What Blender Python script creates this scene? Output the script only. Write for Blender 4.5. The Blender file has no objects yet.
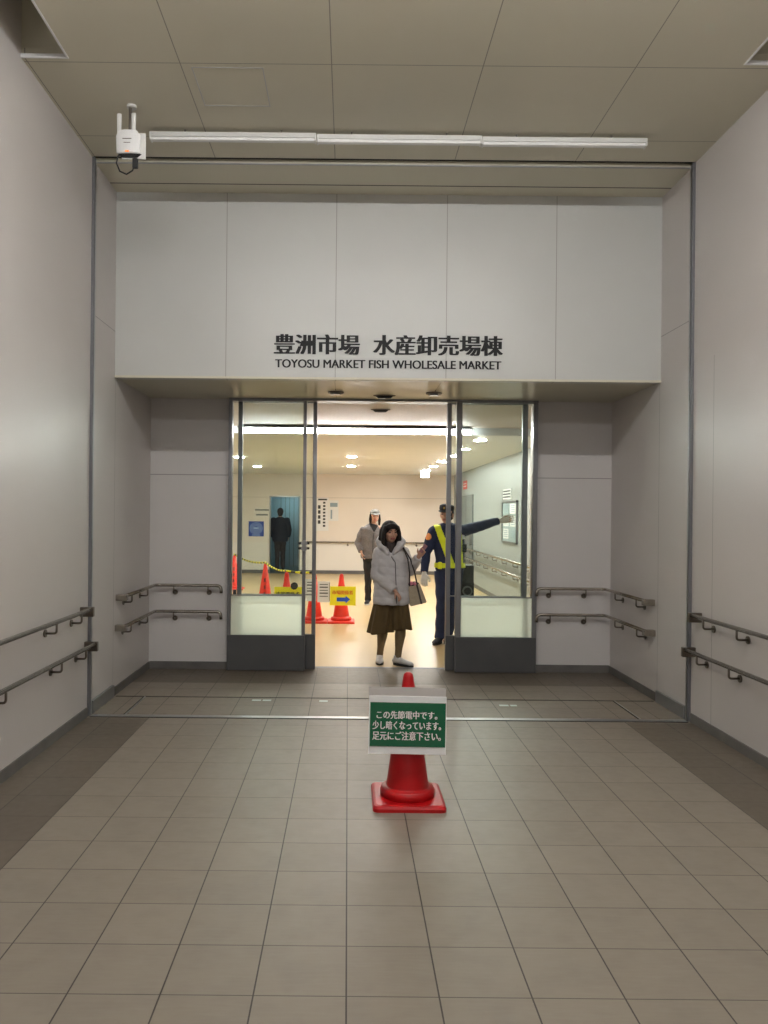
import bpy, bmesh, math, random
from mathutils import Vector, Matrix, Euler
random.seed(4)
SC = bpy.context.scene
COL = SC.collection
PI = math.pi
V = Vector

# ------------------------------------------------------------------ materials
def nmat(name, col=(.5, .5, .5), rough=.5, metal=0., spec=.5, emit=None, estr=0., alpha=1., coat=0.):
    m = bpy.data.materials.new(name)
    m.use_nodes = True
    b = m.node_tree.nodes['Principled BSDF']
    b.inputs['Base Color'].default_value = (*col, 1)
    b.inputs['Roughness'].default_value = rough
    b.inputs['Metallic'].default_value = metal
    b.inputs['Specular IOR Level'].default_value = spec
    b.inputs['Coat Weight'].default_value = coat
    if emit:
        b.inputs['Emission Color'].default_value = (*emit, 1)
        b.inputs['Emission Strength'].default_value = estr
    return m

class NT:
    """small node-graph helper"""
    def __init__(s, m):
        s.m = m; s.t = m.node_tree; s.b = s.t.nodes['Principled BSDF']
        s.co = s.t.nodes.new('ShaderNodeTexCoord').outputs['Object']
    def node(s, kind, **kw):
        n = s.t.nodes.new(kind)
        for k, v in kw.items():
            setattr(n, k, v)
        return n
    def math(s, op, a, b=None, c=None):
        n = s.node('ShaderNodeMath', operation=op)
        for i, x in enumerate((a, b, c)):
            if x is None: continue
            if isinstance(x, (int, float)): n.inputs[i].default_value = x
            else: s.t.links.new(x, n.inputs[i])
        return n.outputs[0]
    def sep(s, vec=None):
        n = s.node('ShaderNodeSeparateXYZ'); s.t.links.new(vec or s.co, n.inputs[0]); return n.outputs
    def noise(s, scale, detail=3, stretch=(1, 1, 1)):
        mp = s.node('ShaderNodeMapping'); mp.inputs['Scale'].default_value = stretch
        s.t.links.new(s.co, mp.inputs[0])
        n = s.node('ShaderNodeTexNoise'); n.inputs['Scale'].default_value = scale; n.inputs['Detail'].default_value = detail
        s.t.links.new(mp.outputs[0], n.inputs['Vector']); return n.outputs['Fac']
    def mix(s, fac, a, b):
        n = s.node('ShaderNodeMix', data_type='RGBA')
        for sock, x in ((n.inputs[0], fac), (n.inputs[6], a), (n.inputs[7], b)):
            if isinstance(x, (int, float)): sock.default_value = x
            elif isinstance(x, tuple): sock.default_value = (*x, 1)
            else: s.t.links.new(x, sock)
        return n.outputs[2]
    def ramp(s, x, lo, hi):
        n = s.node('ShaderNodeMapRange'); s.t.links.new(x, n.inputs[0])
        n.inputs[1].default_value = lo; n.inputs[2].default_value = hi
        return n.outputs[0]
    def line(s, coord, pos, w):
        return s.math('LESS_THAN', s.math('ABSOLUTE', s.math('SUBTRACT', coord, pos)), w)
    def color(s, x): s.t.links.new(x, s.b.inputs['Base Color'])
    def rough(s, x): s.t.links.new(x, s.b.inputs['Roughness'])
    def bump(s, h, strength=.2, dist=.002):
        n = s.node('ShaderNodeBump'); n.inputs['Strength'].default_value = strength; n.inputs['Distance'].default_value = dist
        s.t.links.new(h, n.inputs['Height']); s.t.links.new(n.outputs[0], s.b.inputs['Normal'])

def vary(name, c1, c2, scale, rough=.5, stretch=(1, 1, 1), bump=0, **kw):
    m = nmat(name, c1, rough, **kw); n = NT(m)
    f = n.ramp(n.noise(scale, 4, stretch), .3, .7)
    n.color(n.mix(f, c1, c2))
    if bump: n.bump(n.noise(scale * 3, 4, stretch), bump)
    return m

def tile_mat():
    m = nmat('floor_tiles', (.3, .27, .23), .38, spec=.45); n = NT(m)
    x, y, z = n.sep()
    fx = n.math('DIVIDE', n.math('SUBTRACT', x, .009 - 30.3), .303)
    fy = n.math('DIVIDE', n.math('SUBTRACT', y, 2.522 - 29.3), .293)
    rx = n.math('FRACT', fx); ry = n.math('FRACT', fy)
    ix = n.math('FLOOR', fx); iy = n.math('FLOOR', fy)
    g = n.math('MAXIMUM', n.math('GREATER_THAN', n.math('ABSOLUTE', n.math('SUBTRACT', rx, .5)), .5 - .0088),
               n.math('GREATER_THAN', n.math('ABSOLUTE', n.math('SUBTRACT', ry, .5)), .5 - .0060))
    cv = n.node('ShaderNodeCombineXYZ'); n.t.links.new(ix, cv.inputs[0]); n.t.links.new(iy, cv.inputs[1])
    wn = n.node('ShaderNodeTexWhiteNoise', noise_dimensions='3D'); n.t.links.new(cv.outputs[0], wn.inputs['Vector'])
    base = n.mix(wn.outputs['Value'], (.245, .208, .166), (.225, .190, .150))
    blot = n.ramp(n.noise(7, 5), .45, .8)
    base = n.mix(n.math('MULTIPLY', blot, .5), base, (.175, .150, .125))
    st = n.ramp(n.noise(9, 3, (1, 9, 1)), .4, .75)
    base = n.mix(n.math('MULTIPLY', st, .18), base, (.29, .26, .225))
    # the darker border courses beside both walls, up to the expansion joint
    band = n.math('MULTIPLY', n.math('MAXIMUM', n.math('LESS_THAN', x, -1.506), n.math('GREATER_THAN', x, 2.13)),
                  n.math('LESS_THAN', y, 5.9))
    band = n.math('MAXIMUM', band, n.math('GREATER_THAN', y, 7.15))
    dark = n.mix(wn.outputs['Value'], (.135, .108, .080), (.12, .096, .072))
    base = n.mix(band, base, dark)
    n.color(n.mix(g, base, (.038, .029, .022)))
    n.rough(n.math('ADD', .36, n.math('MULTIPLY', n.noise(20, 3), .16)))
    n.bump(n.math('SUBTRACT', n.math('MULTIPLY', n.noise(60, 2), .15), g), .5, .0015)
    return m

def panel_mat(name, base, seams, rough=.3, w=.004, dark=None, coat=0., wav=.0):
    """painted steel wall panels; seams = [(axis, pos, lo/hi axis, lo, hi)...]"""
    m = nmat(name, base, rough, coat=coat); n = NT(m)
    s = n.sep(); ax = dict(x=s[0], y=s[1], z=s[2])
    f = None
    for a, p, *lim in seams:
        l = n.line(ax[a], p, w)
        if lim:
            a2, lo, hi = lim
            l = n.math('MULTIPLY', l, n.math('MULTIPLY', n.math('GREATER_THAN', ax[a2], lo), n.math('LESS_THAN', ax[a2], hi)))
        f = l if f is None else n.math('MAXIMUM', f, l)
    d = dark or tuple(c * .45 for c in base)
    v = n.ramp(n.noise(1.3, 4), .3, .75)
    col = n.mix(n.math('MULTIPLY', v, .35), base, tuple(c * .9 for c in base))
    if f is not None: col = n.mix(f, col, d)
    n.color(col)
    n.rough(n.math('ADD', rough - .03, n.math('MULTIPLY', n.noise(5, 4), .1)))
    if wav: n.bump(n.noise(1.6, 2), wav, .02)
    return m

def glass_mat(name, tint, refl=.07):
    m = bpy.data.materials.new(name); m.use_nodes = True; t = m.node_tree
    t.nodes.clear()
    o = t.nodes.new('ShaderNodeOutputMaterial'); mx = t.nodes.new('ShaderNodeMixShader')
    tr = t.nodes.new('ShaderNodeBsdfTransparent'); tr.inputs[0].default_value = (*tint, 1)
    gl = t.nodes.new('ShaderNodeBsdfGlossy'); gl.inputs['Roughness'].default_value = .01
    fr = t.nodes.new('ShaderNodeFresnel'); fr.inputs[0].default_value = 1.3
    t.links.new(fr.outputs[0], mx.inputs[0]); t.links.new(tr.outputs[0], mx.inputs[1]); t.links.new(gl.outputs[0], mx.inputs[2])
    t.links.new(mx.outputs[0], o.inputs[0])
    return m

def frost_mat(name, c):
    m = bpy.data.materials.new(name); m.use_nodes = True; t = m.node_tree; t.nodes.clear()
    o = t.nodes.new('ShaderNodeOutputMaterial'); mx = t.nodes.new('ShaderNodeMixShader'); mx.inputs[0].default_value = .9
    d = t.nodes.new('ShaderNodeBsdfDiffuse'); d.inputs[0].default_value = (*c, 1)
    l = t.nodes.new('ShaderNodeBsdfTranslucent'); l.inputs[0].default_value = (*c, 1)
    t.links.new(d.outputs[0], mx.inputs[1]); t.links.new(l.outputs[0], mx.inputs[2]); t.links.new(mx.outputs[0], o.inputs[0])
    return m

M = {}
WALLC = (.555, .52, .50)
SX = [-1.05, -.12, .82, 1.75]
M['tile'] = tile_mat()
M['header'] = panel_mat('header_panels', (.585, .59, .57), [('x', p) for p in SX], .35, .0035, dark=(.36, .35, .33))
M['door_wall'] = panel_mat('recess_back_panels', (.60, .575, .565), [('z', 1.95)], .4)
M['side_l'] = panel_mat('side_wall_panels_left', WALLC, [('y', p) for p in (-2.9, -1.1, .7, 2.5, 4.3)] + [('z', 3.10, 'y', 5.98, 6.6), ('y', 6.6, 'z', 0, 2.7)], .36, .003, wav=.15)
M['side_r'] = panel_mat('side_wall_panels_right', WALLC, [('y', p) for p in (-1.9, -.1, 1.7, 3.7)] + [('y', 5.62, 'z', 0, 2.75)] + [('z', 3.10, 'y', 5.98, 6.6), ('y', 6.6, 'z', 0, 2.7)], .36, .003, wav=.15)
CS = [('x', p) for p in (-1.97, -1.045, -.125, .795, 1.72)]
M['ceil'] = panel_mat('ceiling_boards', (.66, .625, .505), CS + [('y', 5.62 - .92 * k) for k in range(0, 12)], .5, .0032)
M['ceil2'] = panel_mat('ceiling_boards_bay', (.68, .645, .52), [('y', 6.40)], .5, .008, dark=(.05, .04, .03))
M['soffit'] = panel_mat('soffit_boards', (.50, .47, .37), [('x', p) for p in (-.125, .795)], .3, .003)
M['metal'] = vary('brushed_steel', (.42, .41, .40), (.30, .29, .285), 6, .32, (1, 1, .05), metal=1.)
M['rail'] = vary('dull_steel_rail', (.46, .42, .37), (.34, .31, .27), 9, .24, metal=1.)
M['bracket'] = nmat('dark_steel_bracket', (.17, .145, .12), .35, 1.)
M['joint'] = nmat('joint_cover_grey', (.20, .20, .215), .45, .5)
M['alu'] = nmat('aluminium_edge', (.52, .52, .53), .4, 1.)
M['frame'] = vary('door_frame_steel', (.235, .235, .245), (.19, .19, .20), 7, .36, (1, 1, .1), metal=.6)
M['kick'] = vary('door_kick_steel', (.098, .098, .10), (.082, .082, .085), 3, .5, metal=.35)
M['base'] = vary('baseboard_grey', (.15, .14, .13), (.105, .10, .095), 5, .5)
M['base_steel'] = nmat('baseboard_steel_cover', (.33, .335, .34), .35, .8)
M['black'] = nmat('black_rubber', (.012, .012, .013), .5)
M['gap'] = nmat('dark_gap', (.02, .017, .014), .8)
M['lampwhite'] = nmat('lamp_white_enamel', (.72, .72, .70), .3)
M['lampdiff'] = nmat('lamp_diffuser_off', (.93, .93, .92), .25)
M['lit'] = nmat('lamp_diffuser_lit', (.9, .9, .9), .4, emit=(1., .99, .97), estr=20)
M['hall_lit'] = nmat('hall_lamp_lit', (.9, .9, .9), .4, emit=(1., .99, .97), estr=8.5)
M['down'] = nmat('downlight_lit', (.9, .9, .9), .4, emit=(1., .96, .89), estr=75)
M['glass'] = glass_mat('clear_glass', (.91, .945, .935))
M['frost'] = frost_mat('frosted_film_glass', (.95, .985, .925))
M['hallwall'] = panel_mat('hall_wall_panels', (.78, .70, .62), [('z', 1.99)], .35, .004)
M['halllow'] = panel_mat('hall_wall_lower', (.78, .74, .68), [], .35)
M['hallright'] = panel_mat('hall_right_wall_panels', (.33, .345, .335), [('z', .0)] + [('y', 8.8 + 1.2 * k) for k in range(10)], .42, .003)
M['hallceil'] = vary('hall_ceiling_boards', (.78, .80, .81), (.75, .77, .78), 2, .55)
M['hallceil2'] = vary('hall_ceiling_rough_boards', (.54, .48, .44), (.44, .39, .35), 45, .6, bump=.5)
hf = vary('hall_vinyl_floor', (.53, .39, .20), (.50, .365, .18), 2, .34); M['hallfloor'] = hf
M['red'] = vary('cone_red_plastic', (.46, .003, .006), (.38, .002, .004), 12, .36, spec=.35, coat=.1)
M['orange'] = vary('cone_orange_red_plastic', (.80, .045, .02), (.72, .03, .015), 9, .35)
M['white'] = nmat('white_paint', (.80, .80, .80), .5)
M['paper'] = nmat('paper_white', (.74, .74, .73), .6)
M['green'] = nmat('sign_green', (.003, .115, .048), .18, coat=.5)
M['sleeve'] = nmat('clear_sleeve', (.55, .52, .50), .12, coat=1.)
M['ink'] = nmat('black_ink', (.02, .02, .022), .5)
M['letter'] = nmat('dark_letter', (.010, .010, .011), .55, spec=.3)
M['yellow'] = nmat('sign_yellow', (.90, .80, .015), .4)
M['blue'] = nmat('print_blue', (.02, .10, .60), .4)
M['orangeink'] = nmat('print_orange', (.75, .22, .02), .4)
M['skin'] = nmat('skin', (.52, .29, .20), .5)
M['lip'] = nmat('lip', (.38, .12, .10), .45)
M['eye'] = nmat('eye_dark', (.02, .014, .012), .3)
M['hair'] = vary('hair_black', (.008, .006, .006), (.018, .013, .012), 60, .62, (3, 3, .2), spec=.25)
M['puffer'] = vary('jacket_white_nylon', (.56, .535, .54), (.50, .475, .48), 14, .6, bump=.3)
M['olive'] = vary('olive_brown_cloth', (.105, .066, .020), (.075, .046, .014), 9, .85, (2, 2, .3), bump=.4)
M['tights'] = vary('khaki_tights', (.20, .14, .07), (.16, .11, .055), 25, .8)
M['shoewhite'] = vary('sneaker_white', (.62, .60, .57), (.5, .48, .46), 20, .6)
M['sole'] = nmat('sole_black', (.02, .02, .02), .6)
M['solewhite'] = nmat('sole_white', (.6, .6, .6), .6)
M['bag'] = vary('bag_canvas_beige', (.40, .33, .235), (.33, .27, .19), 40, .85, bump=.3)
M['bagdark'] = nmat('bag_dark_trim', (.035, .025, .02), .6)
M['pink'] = nmat('pink_cloth', (.65, .22, .28), .7)
M['phone'] = nmat('phone_case_rose', (.30, .14, .16), .3)
M['greywool'] = vary('grey_wool', (.17, .155, .155), (.125, .115, .115), 40, .9, bump=.5)
M['blackcloth'] = vary('black_cloth', (.006, .006, .007), (.010, .009, .010), 20, .85)
M['capgrey'] = vary('cap_grey', (.24, .245, .23), (.19, .19, .185), 30, .8)
M['navy'] = vary('navy_uniform', (.012, .024, .078), (.008, .016, .055), 12, .75, bump=.3)
M['darknavy'] = vary('dark_navy_down', (.012, .014, .035), (.008, .009, .022), 12, .7)
M['brown'] = nmat('brown_trouser', (.05, .035, .032), .8)
M['vest'] = nmat('reflective_yellow', (.78, .86, .02), .5)
M['glove'] = vary('white_glove', (.80, .79, .77), (.7, .69, .67), 20, .8)
M['badge'] = nmat('badge_orange', (.85, .30, .08), .6)
M['capblack'] = nmat('cap_black', (.008, .009, .014), .75)
M['orangegold'] = nmat('gold', (.7, .5, .12), .4)
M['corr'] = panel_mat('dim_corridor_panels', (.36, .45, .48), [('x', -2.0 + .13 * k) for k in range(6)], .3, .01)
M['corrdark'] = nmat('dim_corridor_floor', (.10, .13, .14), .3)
M['doorgrey'] = vary('grey_steel_door', (.17, .18, .18), (.14, .15, .15), 4, .45)
M['case'] = nmat('black_case', (.016, .018, .02), .5)
M['casegrey'] = nmat('grey_case', (.030, .032, .034), .6)
M['exit'] = nmat('exit_panel_lit', (.8, .9, .85), .4, emit=(.90, 1., .93), estr=.8)
M['exitgreen'] = nmat('exit_green', (.0, .35, .12), .5)
M['redsign'] = nmat('red_sign', (.55, .06, .05), .5)
M['led'] = nmat('led_orange', (1, .3, .05), .4, emit=(1, .25, .04), estr=.13)
M['dome'] = nmat('ceiling_fitting_grey', (.14, .12, .10), .5)
M['tape'] = nmat('pale_tape', (.62, .70, .66), .5)
M['boardgrey'] = nmat('notice_board_backing', (.30, .38, .38), .5)
M['paperblue'] = nmat('paper_bluegrey', (.25, .33, .38), .6)

# ------------------------------------------------------------------ objects
BASE = {}
def empty(name, label, cat, loc=(0, 0, 0), group=None):
    o = bpy.data.objects.new(name, None); COL.objects.link(o)
    o.location = loc; o.empty_display_size = .1
    o['label'] = label; o['category'] = cat
    if group: o['group'] = group
    BASE[o] = V(loc)
    return o
def obj(name, bm, mat, parent=None, smooth=False, label=None):
    """mesh given in world coordinates; re-based to its thing's origin"""
    me = bpy.data.meshes.new(name)
    if parent is not None:
        bmesh.ops.translate(bm, verts=bm.verts, vec=-BASE[parent])
    bmesh.ops.recalc_face_normals(bm, faces=bm.faces)
    bm.to_mesh(me); bm.free()
    return _fin(name, me, mat, parent, smooth, label)
def _fin(name, me, mat, parent, smooth, label=None):
    o = bpy.data.objects.new(name, me); COL.objects.link(o)
    mats = mat if isinstance(mat, (list, tuple)) else [mat]
    for m in mats: me.materials.append(m)
    if smooth:
        for p in me.polygons: p.use_smooth = True
    BASE[o] = V((0, 0, 0)) if parent is None else BASE[parent]
    if parent is not None: o.parent = parent
    if label: o['label'] = label
    return o
def struct(name, bm, mat, parent=None, smooth=False):
    o = obj(name, bm, mat, parent, smooth)
    if parent is None: o['kind'] = 'structure'
    return o
def tag(o, label, cat, group=None):
    o['label'] = label; o['category'] = cat
    if group: o['group'] = group
    return o
def dup(root, loc, label, group=None):
    r = root.copy(); COL.objects.link(r); r.location = loc; r['label'] = label
    if group: r['group'] = group
    for ch in list(root.children):
        c = ch.copy(); COL.objects.link(c); c.parent = r
        for g in list(ch.children):
            d = g.copy(); COL.objects.link(d); d.parent = c
    return r
def B(): return bmesh.new()
def box(bm, x0, x1, y0, y1, z0, z1, bev=0, mi=0):
    vs = [bm.verts.new((x, y, z)) for x in (x0, x1) for y in (y0, y1) for z in (z0, z1)]
    fs = []
    for idx in ((0, 1, 3, 2), (4, 6, 7, 5), (0, 4, 5, 1), (2, 3, 7, 6), (0, 2, 6, 4), (1, 5, 7, 3)):
        f = bm.faces.new([vs[i] for i in idx]); f.material_index = mi; fs.append(f)
    if bev:
        es = list({e for f in fs for e in f.edges})
        r = bmesh.ops.bevel(bm, geom=es, offset=bev, segments=2, affect='EDGES', profile=.5)
        for f in r['faces']: f.material_index = mi
    return bm
def bx(*a, **k): return box(B(), *a, **k)
def frames(pts, side=None):
    pts = [V(p) for p in pts]; out = []
    prev = None
    for i, p in enumerate(pts):
        if i == 0: t = pts[1] - pts[0]
        elif i == len(pts) - 1: t = pts[-1] - pts[-2]
        else: t = (pts[i + 1] - p).normalized() + (p - pts[i - 1]).normalized()
        t.normalize()
        if side is not None: u = V(side)
        elif prev is None: u = V((1, 0, 0)) if abs(t.x) < .9 else V((0, 0, 1))
        else: u = prev
        u = (u - t * u.dot(t)).normalized(); prev = u
        out.append((p, u, t.cross(u), t))
    return out
def limb(bm, pts, rad, side=None, n=14, caps=True, round_ends=False, mis=None):
    """lofted tube; rad scalar or per-point scalar / (a along side, b across)"""
    if not isinstance(rad, list): rad = [rad] * len(pts)
    fr = frames(pts, side); rings = []
    items = []
    for (p, u, w, t), r in zip(fr, rad):
        a, b = r if isinstance(r, tuple) else (r, r)
        items.append((p, u, w, t, a, b))
    if round_ends:
        p, u, w, t, a, b = items[0]; m = min(a, b)
        items = [(p - t * m * .85, u, w, t, a * .45, b * .45), (p - t * m * .5, u, w, t, a * .84, b * .84)] + items
        p, u, w, t, a, b = items[-1]; m = min(a, b)
        items += [(p + t * m * .5, u, w, t, a * .84, b * .84), (p + t * m * .85, u, w, t, a * .45, b * .45)]
    for p, u, w, t, a, b in items:
        rings.append([bm.verts.new(p + u * (a * math.cos(2 * PI * k / n)) + w * (b * math.sin(2 * PI * k / n))) for k in range(n)])
    for j in range(len(rings) - 1):
        for k in range(n):
            f = bm.faces.new((rings[j][k], rings[j][(k + 1) % n], rings[j + 1][(k + 1) % n], rings[j + 1][k]))
            if mis: f.material_index = mis[min(j, len(mis) - 1)]
    if caps:
        f1 = bm.faces.new(rings[0][::-1]); f2 = bm.faces.new(rings[-1])
        if mis: f1.material_index = mis[0]; f2.material_index = mis[-1]
    return bm
def ell(bm, c, r, rot=None, seg=20, rings=12):
    d = bmesh.ops.create_uvsphere(bm, u_segments=seg, v_segments=rings, radius=1)
    mt = Matrix.Translation(V(c)) @ (rot.to_4x4() if rot else Matrix.Identity(4)) @ Matrix.Diagonal((*r, 1))
    bmesh.ops.transform(bm, matrix=mt, verts=d['verts'])
    return bm
def disc(bm, c, r, axis='z', h=.01, n=28, r2=None):
    d = bmesh.ops.create_cone(bm, cap_ends=True, segments=n, radius1=r, radius2=r if r2 is None else r2, depth=h)
    mt = Matrix.Translation(V(c))
    if axis == 'y': mt = mt @ Matrix.Rotation(PI / 2, 4, 'X')
    if axis == 'x': mt = mt @ Matrix.Rotation(PI / 2, 4, 'Y')
    bmesh.ops.transform(bm, matrix=mt, verts=d['verts'])
    return bm
def bent(pts, r, k=5):
    """polyline with rounded corners"""
    pts = [V(p) for p in pts]; out = [pts[0]]
    for i in range(1, len(pts) - 1):
        a, b, c = pts[i - 1], pts[i], pts[i + 1]
        p0 = b + (a - b).normalized() * r; p1 = b + (c - b).normalized() * r
        for j in range(k + 1):
            t = j / k; out.append(p0 * (1 - t) ** 2 + b * 2 * t * (1 - t) + p1 * t * t)
    out.append(pts[-1]); return out
def remeshed(name, bm, mat, parent, voxel=.006, smooth=2, disp=None, pick=None, label=None):
    """fuse overlapping solids into one continuous surface"""
    me = bpy.data.meshes.new(name + '_raw'); bmesh.ops.recalc_face_normals(bm, faces=bm.faces)
    bm.to_mesh(me); bm.free()
    o = bpy.data.objects.new(name, me); COL.objects.link(o)
    r = o.modifiers.new('r', 'REMESH'); r.mode = 'VOXEL'; r.voxel_size = voxel; r.use_smooth_shade = True
    s = o.modifiers.new('s', 'SMOOTH'); s.factor = .5; s.iterations = smooth
    dg = bpy.context.evaluated_depsgraph_get()
    m2 = bpy.data.meshes.new_from_object(o.evaluated_get(dg))
    bpy.data.objects.remove(o); bpy.data.meshes.remove(me)
    m2.name = name
    if disp:
        ns = [v.normal.copy() for v in m2.vertices]
        for v, nn in zip(m2.vertices, ns): v.co += nn * disp(v.co)
    m2.materials.clear()
    o = _fin(name, m2, mat, parent, True, label)
    if pick:
        for p in m2.polygons: p.material_index = pick(p.center)
    return o
def textmesh(body, size=1.):
    c = bpy.data.curves.new('t', 'FONT'); c.body = body; c.size = size
    o = bpy.data.objects.new('t', c); COL.objects.link(o)
    me = bpy.data.meshes.new_from_object(o.evaluated_get(bpy.context.evaluated_depsgraph_get()))
    bpy.data.objects.remove(o); bpy.data.curves.remove(c)
    return me
def letters(bm, body, x0, x1, z0, z1, y, depth=.003, mi=0, bold=0., face=-1):
    """text fitted into a rectangle of the XZ plane, facing -Y, at depth y"""
    for dx in ([0] if not bold else [-bold, 0, bold]):
        me = textmesh(body)
        t = B(); t.from_mesh(me); bpy.data.meshes.remove(me)
        xs = [v.co.x for v in t.verts]; ys = [v.co.y for v in t.verts]
        ax, bx_, ay, by = min(xs), max(xs), min(ys), max(ys)
        for v in t.verts:
            v.co = V((x0 + dx + (v.co.x - ax) / (bx_ - ax) * (x1 - x0), y - (.0003 if dx < 0 else .0006 if dx > 0 else 0), z0 + (v.co.y - ay) / (by - ay) * (z1 - z0)))
        r = bmesh.ops.extrude_face_region(t, geom=t.faces[:])
        bmesh.ops.translate(t, verts=[g for g in r['geom'] if isinstance(g, bmesh.types.BMVert)], vec=(0, -depth, 0))
        for f in t.faces: f.material_index = mi
        tm = bpy.data.meshes.new('x'); t.to_mesh(tm); t.free(); bm.from_mesh(tm); bpy.data.meshes.remove(tm)
    return bm

# ------------------------------------------------------------------ measures
H = 1.57                                    # eye height
XL, XR = -1.99, 2.645                       # corridor side walls
YJ, YH, YW = 5.98, 6.58, 7.79               # joint, header, door wall
ZC, ZS = 4.295, 2.715                       # ceiling, soffit
YB = -6.0                                   # corridor end behind the camera
HX0, HX1, HY1, HZ = -4.3, 2.77, 20.3, 2.625  # hall beyond the doors

# ------------------------------------------------------------------ corridor shell
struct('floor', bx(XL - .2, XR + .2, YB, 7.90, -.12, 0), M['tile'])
struct('wall_left', bx(XL - .15, XL, YB, YW + .1, -.12, ZC + .6), M['side_l'])
struct('wall_right', bx(XR, XR + .15, YB, YW + .1, -.12, ZC + .6), M['side_r'])
struct('wall_rear', bx(XL - .15, XR + .15, YB - .15, YB, -.12, ZC + .6), M['header'])
# ceiling with a recessed trough beside each wall
TL, TR, TY = -1.715, 2.365, 4.66
b = B()
box(b, TL, TR, YB, TY, ZC, ZC + .06)
box(b, XL, XR, TY, YJ - .035, ZC, ZC + .06)
struct('ceiling', b, M['ceil'])
struct('ceiling', bx(XL, XR, YJ + .035, YH, ZC - .01, ZC + .06), M['ceil2'])
b = B()
for a0, a1 in ((XL, TL), (TR, XR)):
    box(b, a0, a1, YB, TY, ZC + .55, ZC + .6)
    box(b, a0, a1, TY, TY + .03, ZC + .061, ZC + .55)
box(b, TL, TL + .03, YB, TY, ZC + .061, ZC + .55); box(b, TR - .03, TR, YB, TY, ZC + .061, ZC + .55)
struct('trim_4', b, M['ceil2'])
b = B()
for a0, a1 in ((XL, TL), (TR, XR)):
    box(b, a0, a1, TY - .012, TY, ZC - .004, ZC + .02)
box(b, TL, TL + .012, YB, TY, ZC - .004, ZC + .02); box(b, TR - .012, TR, YB, TY, ZC - .004, ZC + .02)
struct('trim_5', b, M['white'])
# ceiling expansion joint
struct('trim_1', bx(XL, XR, YJ - .035, YJ + .035, ZC + .02, ZC + .06), M['gap'])
struct('trim_2', bx(XL, XR, YJ + .035, YJ + .047, ZC - .018, ZC - .010), M['alu'])
# header over the recess, soffit and the wall around the doors
struct('wall_header', bx(XL, XR, YH, YH + .12, ZS, ZC + .06), M['header'])
struct('trim_3', bx(XL, XR, YH - .01, YH, ZS - .006, ZS + .012), M['ceil2'])
struct('ceiling', bx(XL, XR, YH + .12, YW + .2, ZS, ZS + .06), M['soffit'])
b = B(); box(b, XL, -1.18, YW, YW + .16, -.0, ZS); box(b, 1.885, XR, YW, YW + .16, 0, ZS)
struct('wall_back', b, M['door_wall'])
# baseboards
struct('baseboard_left', bx(XL, XL + .012, YB, YJ - .05, 0, .07), M['base'])
struct('baseboard_right', bx(XR - .012, XR, YB, YJ - .05, 0, .07), M['base'])
struct('baseboard_left', bx(XL, XL + .012, YH, YW, 0, .07), M['base'])
struct('baseboard_right', bx(XR - .012, XR, YH, YW, 0, .07), M['base'])
struct('baseboard_left', bx(XL, XL + .022, YJ + .045, YH, 0, .10, bev=.003), M['base_steel'])
struct('baseboard_right', bx(XR - .022, XR, YJ + .045, YH, 0, .10, bev=.003), M['base_steel'])
b = B(); box(b, XL + .012, -1.185, YW - .012, YW, 0, .075); box(b, 1.885, XR - .012, YW - .012, YW, 0, .075)
struct('baseboard_back', b, M['base'])
# vertical wall expansion joints
for nm, xw, s in (('trim_6', XL, 1), ('trim_7', XR, -1)):
    b = B()
    x0, x1 = sorted((xw, xw + s * .022)); box(b, x0, x1, YJ - .030, YJ - .010, 0, ZC, mi=0)
    x0, x1 = sorted((xw, xw + s * .006)); box(b, x0, x1, YJ - .010, YJ + .010, 0, ZC, mi=1)
    x0, x1 = sorted((xw, xw + s * .018)); box(b, x0, x1, YJ + .010, YJ + .026, 0, ZC, mi=2)
    struct(nm, b, [M['joint'], M['gap'], M['alu']])
# floor expansion joint cover
b = B()
box(b, XL + .03, XR - .03, YJ - .045, YJ + .015, 0, .004, mi=0)
box(b, XL + .03, XR - .03, YJ - .060, YJ - .045, 0, .0025, mi=1)
box(b, XL + .03, XR - .03, YH + .01, YH + .020, 0, .0025, mi=1)
for x in (-1.72, 2.27):
    box(b, x - .006, x + .004, YJ + .015, YH + .01, 0, .003, mi=1)
    box(b, x + .004, x + .016, YJ + .015, YH + .01, 0, .003, mi=0)
struct('trim_8', b, [M['alu'], M['gap']])
struct('trim_9', bx(-1.18, 1.885, 7.90, 7.96, -.1, .002), M['joint'])          # threshold
# access hatch in the ceiling
b = B()
for a in ((-.985, -.545, 4.74, 4.746), (-.985, -.545, 5.184, 5.19), (-.985, -.979, 4.74, 5.19), (-.551, -.545, 4.74, 5.19)):
    box(b, *a, ZC - .002, ZC + .001)
tag(obj('ceiling_hatch', b, M['alu']), 'square access hatch outline in the brown ceiling near the wireless unit', 'hatch')
# pale tape on the floor
for i, (x0, x1, y) in enumerate(((-.79, -.715, 6.50), (-.70, -.63, 6.50), (-.225, -.155, 6.49), (1.265, 1.34, 6.40), (1.355, 1.41, 6.40))):
    lab = ['pale tape strip on the floor joint, leftmost of the row', 'pale tape strip on the floor joint, second from the left',
           'single pale tape strip on the floor below the open doorway', 'pale tape strip on the floor joint before the right door leaf',
           'rightmost short pale tape strip on the floor joint'][i]
    tag(obj('floor_tape', bx(x0, x1, y - .02, y + .025, .0, .0015), M['tape']), lab, 'tape', 'tape strips on the floor joint')

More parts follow.
